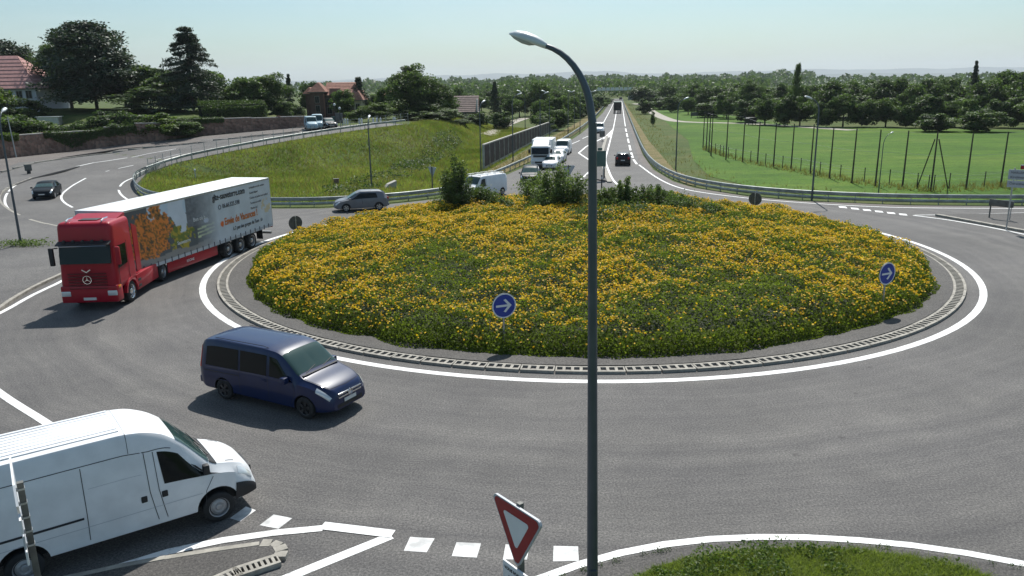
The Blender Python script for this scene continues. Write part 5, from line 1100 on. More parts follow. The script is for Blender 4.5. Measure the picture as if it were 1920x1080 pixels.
# --- big white high roof van, bottom left
fl, rl_ = G(412, 974), G(52, 1092)
t = thing('white_van', 'large white high roof panel van cut by the bottom left edge of the picture', 'van'); wbt = place(t, fl, rl_, -1, 1.74)
wbt = 3.75; w = .985; Lf, Lr = wbt/2 + .93, -wbt/2 - 1.6
K = {'zr': [(Lr, 2.4), (Lr + .1, 2.52), (Lr + .4, 2.58), (0, 2.6), (Lf - 2.75, 2.6), (Lf - 2.35, 2.56), (Lf - 1.95, 2.42), (Lf - 1.55, 2.12), (Lf - .95, 1.46), (Lf - .84, 1.38), (Lf - .45, 1.24), (Lf - .15, 1.05), (Lf - .03, .86), (Lf, .72)],
     'zs': [(Lr, .42), (Lf - .5, .34), (Lf, .34)], 'zb': [(Lr, 1.2), (Lf - 1.9, 1.2), (Lf - 1.0, 1.18), (Lf - .4, 1.0), (Lf - .05, .72), (Lf, .6)],
     'ws': [(Lr, .96), (Lr + .2, .985), (Lf - .95, .985), (Lf - .4, .92), (Lf - .1, .8), (Lf, .72)], 'wb': [(Lr, .95), (Lr + .2, .98), (Lf - 1.1, .97), (Lf - .5, .88), (Lf - .1, .74), (Lf, .66)],
     'wr': [(Lr, .84), (Lr + .3, .86), (Lf - 2.4, .86), (Lf - 1.7, .8), (Lf - 1.0, .82), (Lf - .5, .76), (Lf - .1, .58), (Lf, .5)]}
lf = Loft(K, .16, .05); lf.body('body', [M['white_van'], M['dark']], t, 110, (-wbt/2, wbt/2), .46, w)
for sd_ in (-1, 1):
    lf.patch('side_window', [(Lf - 1.98, 4.08), (Lf - .98, 4.05), (Lf - 1.62, 4.78), (Lf - 2.04, 4.74)], M['glass'], t, side=sd_, off=.01); lf.patch('quarter_window', [(Lf - .96, 4.04), (Lf - .8, 3.98), (Lf - 1.3, 4.56), (Lf - 1.4, 4.56)], M['dark'], t, side=sd_, off=.012)
    for x0 in (Lf - 2.1, Lf - 2.28): lf.line('door_gap', [(x0 + .1, 2.3), (x0, 4), (x0 - .02, 4.74)], t, .014, side=sd_)
    lf.line('door_gap', [(Lf - 1.2, 2.25), (Lf - 1.16, 3.2), (Lf - .98, 3.9)], t, .012, side=sd_); lf.line('door_gap', [(Lf - 3.5, 2.3), (Lf - 3.48, 4.72)], t, .014, side=sd_); lf.line('roof_seam', [(Lr + .1, 4.75), (Lf - 2.2, 4.75), (Lf - 1.75, 4.86)], t, .016, side=sd_); lf.line('roof_seam', [(Lf - 2.58, 4.76), (Lf - 2.58, 6.2)], t, .01, side=sd_)
    lf.line('body_crease', [(Lr + .2, 3.12), (Lf - 1.25, 3.12)], t, .012, M['sign_grey'], side=sd_); lf.line('body_crease', [(Lf - 3.4, 4.35), (Lf - 2.4, 4.35)], t, .008, M['sign_grey'], side=sd_); lf.line('slide_rail', [(Lr + .3, 3.62), (Lf - 3.55, 3.62)], t, .05, side=sd_)
    for xx in (Lf - 2.47, Lf - 2.06): pbox('door_handle', t, xx, xx + .12, min(sd_*.965, sd_*.995), max(sd_*.965, sd_*.995), 1.0, 1.14, 'dark', .02)
    pbox('mirror', t, Lf - 1.2, Lf - 1.06, min(sd_*.96, sd_*1.12), max(sd_*.96, sd_*1.12), 1.26, 1.5, 'dark', .05)
    lf.patch('headlight', [(Lf - .42, 3.95), (Lf - .1, 3.75), (Lf - .08, 4.5), (Lf - .4, 5.0)], M['headlight'], t, side=sd_, off=.015, nx=5, nv=4); lf.patch('front_bumper', [(Lf - .55, 2.05), (Lf - .01, 2.05), (Lf - .01, 3.4), (Lf - .5, 3.3)], M['dark'], t, side=sd_, off=.03, nx=7, nv=5)
    for x in (-wbt/2, wbt/2): wheel(t, x, sd_*(w - .13), .35, .24, 'steel')
    lf.patch('bonnet_vent', [(Lf - .62, 6.9), (Lf - .42, 6.95), (Lf - .42, 7.15), (Lf - .62, 7.1)], M['dark'], t, side=sd_, off=.008, nx=2, nv=2)
lf.patch('windscreen', [(Lf - 1.62, 6.0), (Lf - 1.0, 5.7), (Lf - 1.0, 9), (Lf - 1.62, 9)], M['screen'], t, both=True, nx=8, nv=8); lf.patch('cowl', [(Lf - .99, 5.6), (Lf - .84, 5.6), (Lf - .84, 9), (Lf - .99, 9)], M['dark'], t, both=True, nx=3, nv=8, off=.01)
lf.line('roof_seam', [(Lf - 2.58, 6.2), (Lf - 2.58, 9)], t, .012, M['sign_grey'], side=1); lf.line('roof_seam', [(Lf - 2.58, 6.2), (Lf - 2.58, 9)], t, .012, M['sign_grey'], side=-1)
for k in range(9): yy = -.64 + k*.16; MB().box(Lr + .3, Lf - 2.66, yy - .035, yy + .035, 2.575, 2.602).build('roof_rib', M['white_van'], t)
for yy in (-.6, .05): MB().tube([(Lf - .95, yy, 1.5), (Lf - 1.1, yy + .5, 1.66)], .014, 5).build('wiper', M['dark'], t)
pbox('grille', t, Lf - .06, Lf + .02, -.4, .4, .74, .88, 'dark', .02); pbox(PLT, t, Lf + .02, Lf + .035, -.26, .26, .5, .61, 'plate')

# --- red tractor unit and curtain side trailer
fs, rs_ = G(240, 568), G(306, 525)
tk = thing('red_lorry', 'red lorry tractor unit pulling the printed curtain trailer past the island', 'lorry'); d = place(tk, fs, rs_, 1, 2.1); wt = 3.9; fx = wt/2; a0 = tk.rotation_euler.z
Lf = fx + 1.42; RM = M['red_truck']
def cabedit(v):
    if v.co.x > Lf - .5:
        if v.co.z > 3: v.co.x -= .26
    if v.co.z > 3: v.co.y *= .94
bevelbox('cab', (2.25, 2.46, 3.0), (Lf - 1.125, 0, 2.4), RM, tk, .27, 6, cabedit)
pbox('lower_front', tk, Lf - .55, Lf + .05, -1.22, 1.22, .38, 1.15, RM, .09); pbox('front_step', tk, Lf - 1.6, Lf - .5, -1.2, 1.2, .95, 1.2, RM, .04)
MB().prism([(Lf - .06, 2.12), (Lf + .012, 2.12), (Lf - .12, 2.92), (Lf - .19, 2.92)], -1.08, 1.08).build('windscreen', M['glass'], tk); MB().prism([(Lf - .2, 3.04), (Lf + .12, 2.95), (Lf + .12, 2.99), (Lf - .2, 3.1)], -1.12, 1.12).build('sun_visor', M['dark'], tk)
MB().tube([(Lf + .06, -1.0, 2.92), (Lf + .06, 1.0, 2.92)], .03, 8).build('light_bar', M['chrome'], tk)
for k in range(5): MB().lathe([(0, .04), (.07, .03), (.08, -.04), (0, -.06)], 12, Matrix.Translation((Lf - .02, -.8 + .4*k, 3.1)) @ Matrix.Rotation(-math.pi/2, 4, 'Z')).build('spot_lamp', M['dark'], tk)
for k in range(6): zz = 1.0 + k*.13; pbox('grille_slat', tk, Lf + .0, Lf + .055, -.82, .82, zz, zz + .05, M['red_dark'] if 'red_dark' in M else M.setdefault('red_dark', paint('dark_red_grille', (.12, .006, .01))), .01)
MB().lathe([(.19, .0), (.19, .03), (.165, .03), (.165, 0)], 28, Matrix.Translation((Lf + .06, 0, 1.42)) @ Matrix.Rotation(-math.pi/2, 4, 'Z')).build('emblem', M['chrome'], tk)
for k in range(3): MB().prism([(-.02, 0), (.02, 0), (0, .17)], -.012, .012, Matrix.Translation((Lf + .075, 0, 1.42)) @ Matrix.Rotation(2*math.pi*k/3, 4, 'X') @ Matrix.Rotation(math.pi/2, 4, 'Z')).build('emblem_ray', M['chrome'], tk)
for sd_ in (-1, 1): MB().prism([(0, 0), (.2, .13), (.17, .17), (0, .06)], -.01, .01, Matrix.Translation((Lf + .045, 0, 1.72)) @ Matrix.Rotation(math.pi/2*sd_, 4, 'Z')).build('bonnet_wing', M['chrome'], tk)
pbox(PLT, tk, Lf + .05, Lf + .07, -.27, .27, .5, .62, 'plate'); pbox('roof_hatch', tk, Lf - 1.25, Lf - .75, -.4, .4, 3.88, 3.94, 'dark', .02)
MB().prism([(Lf - 2.2, 3.89), (Lf - 1.3, 3.89), (Lf - 2.05, 4.02), (Lf - 2.2, 4.02)], -1.0, 1.0).build('wind_deflector', RM, tk)
for sd_ in (-1, 1):
    ya, yb = sorted((sd_*1.225, sd_*1.245)); MB().prism([(Lf - 1.3, 1.9), (Lf - .38, 1.82), (Lf - .48, 2.8), (Lf - 1.3, 2.8)], ya, yb).build('side_window', M['glass'], tk)
    ya, yb = sorted((sd_*1.228, sd_*1.238)); MB().box(Lf - 1.42, Lf - 1.4, ya, yb, 1.1, 2.9).build('door_gap', M['gap'], tk); MB().box(Lf - .36, Lf - .34, ya, yb, 1.1, 2.5).build('door_gap', M['gap'], tk)
    pbox('headlight', tk, Lf - .12, Lf + .07, min(sd_*.78, sd_*1.2), max(sd_*.78, sd_*1.2), .68, .92, 'headlight', .05); pbox('indicator', tk, Lf - .35, Lf - .1, min(sd_*1.2, sd_*1.24), max(sd_*1.2, sd_*1.24), .98, 1.1, 'amber', .01)
    ya, yb = sorted((sd_*1.3, sd_*1.5)); pbox('mirror', tk, Lf - .12, Lf + .02, ya, yb, 2.05, 2.85, 'dark' if sd_ < 0 else RM, .05); MB().tube([(Lf - .25, sd_*1.2, 2.8), (Lf - .08, sd_*1.4, 2.82)], .025, 6).build('mirror_arm', M['dark'], tk)
    ya, yb = sorted((sd_*1.12, sd_*1.27)); ring = [(fx + .66*math.cos(a), .5 + .66*math.sin(a)) for a in np.linspace(.12, math.pi - .12, 12)] + [(fx + .55*math.cos(a), .5 + .55*math.sin(a)) for a in np.linspace(math.pi - .12, .12, 12)]; MB().prism(ring, ya, yb).build('wheel_arch', RM, tk)
    ya, yb = sorted((sd_*.95, sd_*1.24)); pbox('side_skirt', tk, -fx + .72, fx - .62, ya, yb, .38, 1.12, RM, .05); pbox('step', tk, fx - 1.05, fx - .75, ya + (.01 if sd_ > 0 else -.012), yb + (.012 if sd_ > 0 else -.01), .78, .9, 'dark'); pbox('step', tk, fx - 1.05, fx - .75, ya + (.01 if sd_ > 0 else -.012), yb + (.012 if sd_ > 0 else -.01), .5, .62, 'dark')
    wheel(tk, fx, sd_*1.06, .5, .31, 'truck'); wheel(tk, -fx, sd_*.93, .5, .58, 'trailer')
    MB().prism([(-fx + .62*math.cos(a), .5 + .62*math.sin(a)) for a in np.linspace(.3, math.pi - .3, 10)], *sorted((sd_*.7, sd_*1.22))).build('mudguard', M['dark'], tk) if False else None
    ya, yb = sorted((sd_*1.0, sd_*1.22)); MB().prism([(Lf - 2.25, 1.2), (Lf - 2.25, 3.5), (Lf - 2.75, 3.3), (Lf - 2.75, 1.25)], *sorted((sd_*1.19, sd_*1.22))).build('side_flap', RM, tk)
    MB().tube([(Lf - .4, sd_*.75, 3.94), (Lf - .6, sd_*.75, 4.0), (Lf - 1.0, sd_*.75, 4.0)], .035, 8).build('air_horn', M['chrome'], tk)
pbox('chassis', tk, -fx - .9, Lf - 1.2, -.45, .45, .6, .95, 'dark')
# trailer
tr = thing('curtain_trailer', 'curtain side trailer with autumn tree and house print behind the red lorry', 'trailer')
rear = np.array(G(511, 441)); frontp = np.array(G(253, 545)); 
la = np.array(G(468, 467)); fa = np.array(G(425, 481)); u = (fa - la)/np.linalg.norm(fa - la)
kp = np.array(tk.location[:2]) + np.array([math.cos(a0), math.sin(a0)])*(-fx + .5); ax_c = (la + fa)/2; 
nL = None; hd_ = math.atan2(*( (kp - ax_c)[::-1])); 
for _ in range(4):
    u = np.array([math.cos(hd_), math.sin(hd_)]); n_ = np.array([-u[1], u[0]]); cax = ax_c - n_*1.04; q = kp - cax; hd_ = math.atan2(q[1], q[0])
dist = np.linalg.norm(kp - cax); tr.location = (cax[0], cax[1], 0); tr.rotation_euler = (0, 0, hd_)
TR, TF = -3.9, -3.9 + 13.6; wT = 1.275; zB, zT = 1.05, 4.0
pbox('roof', tr, TR, TF, -wT, wT, zT - .06, zT, 'tarp_white', .02); pbox('floor_frame', tr, TR + .02, TF, -wT + .03, wT - .03, zB - .05, zB + .12, 'galv'); pbox('front_wall', tr, TF - .06, TF + .01, -wT, wT, zB, zT - .062, 'sign_grey'); pbox('rear_frame', tr, TR - .05, TR + .03, -wT, wT, zB - .03, zT - .062, 'galv')
for sy in (.35, -.35): pbox('chassis_beam', tr, TR + .1, TF - 1.2, sy - .07, sy + .07, .68, 1.0, 'dark')
# printed curtain: colours per vertex, a flat print
def curtain(side):
    nx_, nz_ = 220, 46; gx_, gz_ = np.meshgrid(np.linspace(0, 1, nx_), np.linspace(0, 1, nz_)); px = gx_.ravel(); pz = gz_.ravel()   # px: 0 front .. 1 rear
    def nz(s, o): return vnoise(np.column_stack([px*s*3.6, pz*s]), 1, o, 3)
    C = np.tile([.46, .49, .53], (len(px), 1)); fade = np.clip((px - .40)/.16, 0, 1)
    scene_ = np.tile([.07, .08, .09], (len(px), 1)); sky_ = (pz > .78 - .1*px + .12*(nz(5, 3) - .5)) & (px > .12) & (px < .42); scene_[sky_] = [.42, .5, .58]
    tr_ = (np.hypot((px - .135)*3.9, (pz - .55)) < .42 + .5*(nz(9, 4) - .5) + .25*(nz(30, 41) - .5)); nn = nz(34, 5); scene_[tr_] = np.where((nn[tr_] > .5)[:, None], [.55, .17, .03], np.where((nn[tr_] > .36)[:, None], [.3, .12, .02], [.08, .05, .03]))
    gb = (np.hypot((px - .30)*4.2, (pz - .38)) < .3 + .5*(nz(10, 31) - .5)) & ~tr_; n3 = nz(22, 8); scene_[gb] = np.where((n3[gb] > .5)[:, None], [.34, .26, .03], [.12, .15, .03])
    tw = (np.abs(px - .305 + .02*np.sin(pz*9)) < .018*(1 + (pz > .55)*1.6)) & (pz > .4); scene_[tw] = [.5, .54, .6]
    dk = (px > .35) & (px < .5) & (pz > .45); scene_[dk] = scene_[dk]*0 + [.06, .07, .09] + (nz(26, 11)[dk][:, None]*.12)
    tbl = (np.abs((pz - .33) - .3*(px - .47)) < .11) & (np.abs(((pz - .3*(px - .47))*14) % 1 - .5) < .22) & (px > .41) & (px < .53); scene_[tbl] = [.5, .55, .3]; door = (np.hypot((px - .475)*3.9, (pz - .5)*1.2) < .06); scene_[door] = [.5, .55, .7]
    gnd = pz < .12 + .02*np.sin(px*30); scene_[gnd] = [.2, .19, .18]; C = scene_*(1 - fade[:, None]) + C*fade[:, None]; st = fade*(1 - fade)*4; C = C*(1 - .35*(st*nz(14, 14))[:, None])
    fd = (np.hypot((px - .585)*4.2, (pz - .34)) < .055); C[fd] = [.62, .12, .02]; yl = (np.hypot((px - .95)*3.9, (pz - .45)) < .16) & (nz(12, 17) > .5); C[yl] = [.5, .42, .28]; C = C*(1.15 + .25*nz(7, 21)[:, None])
    bow = .012*np.sin(px*13.6/1.3*math.pi*2); X = TF - .05 - px*(TF - TR - .06); Y = side*(wT + .006 + bow*np.sin(pz*math.pi)); Z = zB + .02 + pz*(zT - zB - .1)
    V = np.column_stack([X, Y, Z]); F_ = [(j*nx_ + i, j*nx_ + i + 1, (j + 1)*nx_ + i + 1, (j + 1)*nx_ + i) for j in range(nz_ - 1) for i in range(nx_ - 1)]
    if side > 0: F_ = [q[::-1] for q in F_]
    me = mesh('curtain', V, F_, M['print'], smooth=0); a = me.attributes.new('ink', 'FLOAT_COLOR', 'POINT'); a.data.foreach_set('color', np.column_stack([np.clip(C, 0, 1), np.ones(len(C))]).ravel().astype(np.float32)); link('curtain', me, tr)
m = bpy.data.materials.new('curtain_print'); m.use_nodes = True; b_ = m.node_tree.nodes['Principled BSDF']; a_ = nd(m.node_tree, 'ShaderNodeAttribute', attribute_name='ink'); m.node_tree.links.new(a_.outputs['Color'], b_.inputs['Base Color']); b_.inputs['Roughness'].default_value = .5; M['print'] = m
curtain(1); curtain(-1)
RT = (math.pi/2, 0, math.pi)      # text readable on the left (+y) side, running from front to rear
yT = wT + .022; L0 = TF - .05; LT = TF - TR
def tx(s, u_, v_, size, m_, **k): text(tr, s, size, (L0 - u_*LT, yT, zB + .02 + v_*(zT - zB)), RT, M[m_], **k)
M['orange'] = mat('orange_print', (.62, .16, .02), .5); M['ink_grey'] = mat('grey_print', (.09, .09, .11), .6)
tx('gîte-sauveterre.com', .53, .80, .50, 'ink', bold=.008, xs=.84); tx('06.66.525.598', .595, .62, .34, 'ink_grey', bold=.006, xs=.95); tx('Envie de Vacances !', .60, .29, .56, 'orange', bold=.014, xs=.82); tx('à 2 pas des gorges du Tarn  ♪♪', .66, .14, .30, 'ink', bold=.003, xs=.9); tx('Bon où b...', .385, .52, .3, 'sign_white', bold=.004); tx('Sauveterre', .27, .2, .26, 'sign_white', bold=.004)
for k, s_ in enumerate(['6 chambres et le confort', 'Grand séjour', 'Cuisine et jardin tout confort', 'Terrasse au soleil', 'Piscine été']): tx(s_, .815, .86 - k*.105, .19, 'ink_grey', xs=.95)
MB().lathe([(.13, 0), (.13, .012), (.1, .012), (.1, 0)], 20, Matrix.Translation((L0 - .575*LT, yT, zB + .66*(zT - zB)))).build('phone_mark', M['ink_grey'], tr)
sm_ = MB().box(-.035, .035, -.008, .008, -.16, .12).me('strap', M['ink_grey'])
for k in range(24):
    for sd_ in (1, -1): link('strap', sm_, tr, (TF - .4 - k*.55, sd_*(wT + .018), zB + .02))
lp_ = MB().box(-.03, .03, -.02, .02, -.04, .04).me('roof_clip', M['galv'])
for k in range(20):
    link('roof_clip', lp_, tr, (TF - .5 - k*.68, wT + .01, zT - .05))
for sd_ in (1, -1):
    pbox('edge_rail', tr, TR, TF, min(sd_*(wT - .01), sd_*(wT + .012)), max(sd_*(wT - .01), sd_*(wT + .012)), zB - .1, zB + .06, 'sign_grey'); pbox('roof_rail', tr, TR, TF, min(sd_*(wT - .01), sd_*(wT + .014)), max(sd_*(wT - .01), sd_*(wT + .014)), zT - .1, zT - .015, 'galv')
    pbox('side_guard', tr, 2.3, 7.4 - .6, min(sd_*1.12, sd_*1.17), max(sd_*1.12, sd_*1.17), .38, .92, RM, .02)
    pbox('landing_leg', tr, 7.2, 7.35, min(sd_*.75, sd_*.9), max(sd_*.75, sd_*.9), .3, 1.0, 'dark'); pbox('mud_flap', tr, -2.6, -2.55, min(sd_*.85, sd_*1.25), max(sd_*.85, sd_*1.25), .35, .95, 'dark'); pbox('rear_light', tr, TR - .08, TR - .04, min(sd_*.8, sd_*1.2), max(sd_*.8, sd_*1.2), .85, .97, 'redlens')
    for xx in (1.31, 0, -1.31): wheel(tr, xx, sd_*1.07, .5, .38, 'trailer')
text(tr, 'KRONE', .2, (5.2, 1.178, .58), RT, M['sign_white']); pbox('rear_bumper', tr, TR - .02, TR + .1, -1.15, 1.15, .45, .6, 'galv'); pbox(PLT, tr, TR - .06, TR - .04, -.26, .26, .7, .82, 'plate'); pbox('spare_box', tr, 1.95, 2.2, -1.0, 1.0, .5, .95, 'dark')
for k in range(2): pbox('rear_door', tr, TR - .06, TR - .045, -1.2 + 1.21*k, -.01 + 1.21*k, zB + .05, zT - .12, 'tarp_white')

# ------------------------------------------------------------------ signs
def round_sign(label, x, y, z, face, d=.85, post_top=None, back=False, name='arrow_sign'):
    t = thing(name, label, 'road sign', (x, y, 0), face)             # faces local -y
    MB().tube([(0, .05, 0), (0, .05, z + d*.45)], .04, 8).build('post', M['galv'], t); Mz = Matrix.Translation((0, 0, z))
    MB().lathe([(0, .012), (d/2, .012), (d/2, -.018), (d/2 - .02, -.02), (0, -.02)], 40, Mz).build('plate', M['sign_back'], t); MB().lathe([(d/2 - .001, -.0215), (d/2*.9, -.023), (d/2*.9, -.0205)], 40, Mz).build('border', M['sign_white'], t)
    MB().lathe([(d/2*.93, -.0212), (0, -.0212)], 40, Mz).build('disc', M['sign_blue'], t)
    q = d/2; A = [(-.68, -.09), (.18, -.09), (-.10, -.42), (.10, -.52), (.66, .0), (.10, .52), (-.10, .42), (.18, .09), (-.68, .09)]; A = [(-.68, -.085), (.28, -.085), (-.06, -.46), (.12, -.54), (.62, 0), (.12, .54), (-.06, .46), (.28, .085), (-.68, .085)]
    MB().prism([(a*q, z + b*q) for a, b in A], -.0265, -.0225).build('arrow', M['sign_white'], t)
    for zz in (-.18, .18): MB().box(-.05, .05, .0, .1, z + zz - .02, z + zz + .02).build('clamp', M['galv'], t)
    return t
def fit(px, py, Y): return at(px, py, Y)
x, y, z = at(945, 573, 27.3); round_sign('blue round sign with white right arrow at the front edge of the flower bed', x, y, z, R(22), .93)
x, y, z = at(1663, 513, 30.9); round_sign('blue round sign with white right arrow at the right edge of the flower bed', x, y, z, R(26), .93)
x, y, z = at(1416, 373, 56.5); round_sign('round sign seen from behind on the far right edge of the island', x, y, z, R(150), .93, name='round_sign')
x, y, z = at(554, 418, 50.5); round_sign('round sign seen from behind on the far left edge of the island', x, y, z, R(-140), .93, name='round_sign')
def tri_sign(label, x, y, z0, face, L=1.0, back=False, plate=False):
    t = thing('yield_sign', label, 'road sign', (x, y, 0), face); hgt = L*.866
    def tri(s, y0, y1, nm, m_, dz=0):
        cz = z0 + hgt*2/3; r = .07*s; pts = []
        for k in range(3):
            a = R(30 + 120*k) if True else 0; a = R(-90 + 120*k); R_ = L/math.sqrt(3)*s - r*2
            for da in (-50, -20, 20, 50): pts.append((math.cos(a)*R_ + math.cos(a + R(da))*r, cz + math.sin(a)*R_ + math.sin(a + R(da))*r + 0))
        MB().prism(pts, y0, y1).build(nm, m_, t)
    tri(1.07, -.02, .02, 'plate', M['sign_grey']); tri(1.0, -.026, -.021, 'border', M['sign_red']); tri(.56, -.031, -.0265, 'field', M['sign_white']); MB().box(-.04, .04, .02, .1, 0, z0 + hgt + .06).build('post', M['sign_back'], t)
    for zz in (.25, .7): MB().box(-.16, .16, .018, .05, z0 + hgt*zz, z0 + hgt*zz + .04).build('clamp', M['galv'], t)
    if plate:
        pbox('notice_plate', t, -.36, .36, -.02, .015, z0 - .40, z0 - .05, 'sign_white', .01)
        for k, s_ in enumerate(["VOUS N'AVEZ PAS", 'LA PRIORITÉ']): text(t, s_, .075, (0, -.024, z0 - .17 - k*.13), (math.pi/2, 0, 0), M['ink'], align='CENTER')
    return t
x, y, z = at(971, 1062, 10.6); tri_sign('red and white give way triangle in the foreground beside the near lamp post', x, y, z, R(-52), 1.16, plate=True)
x, y, z = at(811, 332, 73); tri_sign('give way triangle seen from behind, left of the tall upright shrub', x, y, z, R(140), 1.05)
x, y, z = at(1066, 332, 72); tri_sign('give way triangle seen from behind above the island shrubs', x, y, z, R(165), 1.2)
# edge-on direction sign bottom left
x, y, z = at(62, 1085, 10.9); t = thing('direction_sign', 'direction sign seen edge on in front of the big white van, on a channel post', 'road sign', (x, y, 0), R(-56)); zt = at(42, 897, 10.9)[2]
MB().box(-.045, .045, .02, .11, 0, zt - .08).build('post', M['sign_back'], t)
MB().prism([(-.95, zt - .5), (.2, zt - .5), (.45, zt - .26), (.2, zt - .02), (-.95, zt - .02)], -.03, .0).build('arrow_panel', M['sign_white'], t)
for k in range(3): MB().box(-.9, .3, -.03, .0, zt - .80 - k*.27, zt - .57 - k*.27).build('name_panel', M['sign_white' if k != 1 else 'sign_grey'], t)
for k in range(5): MB().box(-.06, .06, -.0, .115, zt - .2 - k*.24, zt - .17 - k*.24).build('clamp', M['galv'], t)
# right direction sign
x, y = G(1886, 432); t = thing('direction_sign', 'direction sign with two white name boards on a slim post at the right edge', 'road sign', (x, y, 0), R(-38)); zt = at(1900, 318, y)[2]
MB().tube([(0, .06, 0), (0, .06, zt + .1)], .045, 8).build('post', M['galv'], t)
for k, h in enumerate((.62, .42)):
    z1 = zt - k*.68; MB().prism([(-.3, z1 - h), (1.5, z1 - h), (1.75, z1 - h/2), (1.5, z1), (-.3, z1)], -.02, .02).build('name_board', M['sign_grey'], t)
    for j in range(2 - k): text(t, ['MARLENHEIM', 'Kirchheim', 'Odratzheim'][k*2 + j], .2, (-.18, -.026, z1 - .25 - j*.28), (math.pi/2, 0, 0), M['ink'])
pbox('route_tag', t, .3, .9, -.025, .02, zt + .04, zt + .26, 'sign_red'); pbox('route_tag_top', t, .28, .92, -.03, .025, zt + .26, zt + .31, 'sign_grey')
x, y = G(1886, 417); t = thing('low_sign', 'low dark sign board seen from behind on the splitter island at the right edge', 'road sign', (x, y + .6, 0), R(-60))
pbox('board', t, -.9, .7, -.03, .03, .95, 1.4, 'sign_back', .01); MB().tube([(-.8, .05, 0), (-.8, .05, 1.3)], .05, 8).build('post', M['sign_back'], t); MB().tube([(.55, .05, 0), (.55, .05, 1.3)], .03, 8).build('post', M['galv'], t)
# small sign boxes and balises
x, y = GT(55, 328); t = thing('box_sign', 'small dark square bollard sign at the tip of the paved corner on the left road', 'road sign', (x, y, tz(x, y)), R(20))
pbox('panel', t, -.35, .35, -.1, .1, .45, 1.15, 'sign_back', .04); pbox('foot', t, -.18, .18, -.09, .09, 0, .45, 'dark', .02)
x, y = G(1129, 266); t = thing('box_sign', 'dark square bollard sign at the tip of the splitter island on the trunk road', 'road sign', (x, y, 0), R(10))
pbox('panel', t, -.45, .45, -.06, .06, .8, 1.8, 'sign_back', .03); MB().tube([(0, 0, 0), (0, 0, .8)], .05, 8).build('post', M['sign_back'], t)
x, y = G(1124, 338); t = thing('board_sign', 'green grey direction board seen from behind next to the near lamp post', 'road sign', (x, y, 0), R(8)); z1 = at(1116, 283, y)[2]
pbox('board', t, -.75, .65, -.03, .03, z1 - 1.55, z1, 'sign_green', .02); pbox('top_tag', t, -.2, .25, -.03, .03, z1 + .03, z1 + .3, 'sign_green', .02)
for sx in (-.5, .4): MB().tube([(sx, .06, 0), (sx, .06, z1 - .1)], .045, 8).build('post', M['galv'], t)
for i_, (px, py, lab) in enumerate([(1128, 356, 'slim dark marker post behind the shrubs right of the near lamp post'), (1133, 335, 'slim dark marker post on the pale kerb of the splitter island')]):
    x, y = G(px, py); t = thing('marker_post', lab, 'marker post', (x, y, .1), 0); MB().tube([(0, 0, 0), (0, 0, 1.25)], .06, 8).build('post', M['dark'], t); MB().tube([(0, 0, .9), (0, 0, 1.1)], .065, 8).build('band', M['sign_grey'], t)
x, y = G(367, 342); x, y = GT(367, 336); t = thing('marker_post', 'small pale marker post on the embankment above the trailer roof', 'marker post', (x, y, tz(x, y)), 0); MB().tube([(0, 0, -.1), (0, 0, .95)], .05, 8).build('post', M['sign_grey'], t); MB().lathe([(0, .08), (.1, .05), (.12, 0), (.1, -.05), (0, -.08)], 10, Matrix.Translation((0, 0, 1.0))).build('cap', M['sign_white'], t)
x, y = G(631, 345); t = thing('marker_box', 'small reddish brown box standing in the grass above the silver car', 'utility box', (x, y, tz(x, y)), .3); pbox('cabinet', t, -.25, .25, -.15, .15, 0, .5, M['stone'], .02); pbox('lid', t, -.28, .28, -.18, .18, .5, .55, 'sign_back')
x, y = G(728, 356); t = thing('concrete_block', 'pale concrete headwall block at the ditch behind the guard rail', 'concrete block', (x, y + 1, 0), .4); MB().prism([(-.6, 0), (.6, 0), (.6, .75), (-.2, .45)], -.4, .4).build('block', M['concrete'], t)

# ------------------------------------------------------------------ buildings
BR = mat('villa_brick', (.13, .075, .062), .9, var=.2, vscale=1.5, bump=.3, bscale=8); RF = mat('roof_tiles', (.33, .16, .115), .85, var=.22, vscale=2.5, bump=.5, bscale=6); RF2 = mat('grey_brown_tiles', (.2, .15, .13), .9, var=.2, vscale=2, bump=.4, bscale=5); RFP = mat('pink_tiles', (.42, .22, .2), .85, var=.15, vscale=2, bump=.3, bscale=5); CR = mat('render_wall', (.38, .33, .24), .9, var=.1); SHT = mat('window_shutter', (.3, .3, .28), .6)
def tiles(parent, quad_, m_, nrow=9, ncol=14):
    """roof slope quad (a,b low edge; c,d high edge) covered by rows of tiles stepped like real courses"""
    a, b, c, d_ = [Vector(p) for p in quad_]; n = (b - a).cross(d_ - a).normalized(); v = []; f = []
    for i in range(nrow):
        t0, t1 = i/nrow, (i + 1.08)/nrow; t1 = min(t1, 1)
        p = [a.lerp(d_, t0) + n*.10, b.lerp(c, t0) + n*.10, b.lerp(c, t1) + n*.03, a.lerp(d_, t1) + n*.03, a.lerp(d_, t0), b.lerp(c, t0)]; k = len(v); v += p; f += [(k, k + 1, k + 2, k + 3), (k, k + 4, k + 5, k + 1)]
    o = link('roof', mesh('roof', v, f, m_), parent); return o
def window(parent, x, z, y, w=1.0, h=1.5, nx_=1):
    f = MB().box(x - w/2 - .08, x + w/2 + .08, y - .05, y + .03, z - .08, z + h + .08).build('window', SHT, parent); MB().box(x - w/2, x + w/2, y - .07, y - .045, z, z + h).build('pane', M['glass'], f); MB().box(x - .025, x + .025, y - .085, y - .07, z, z + h).build('bar', SHT, f); return f
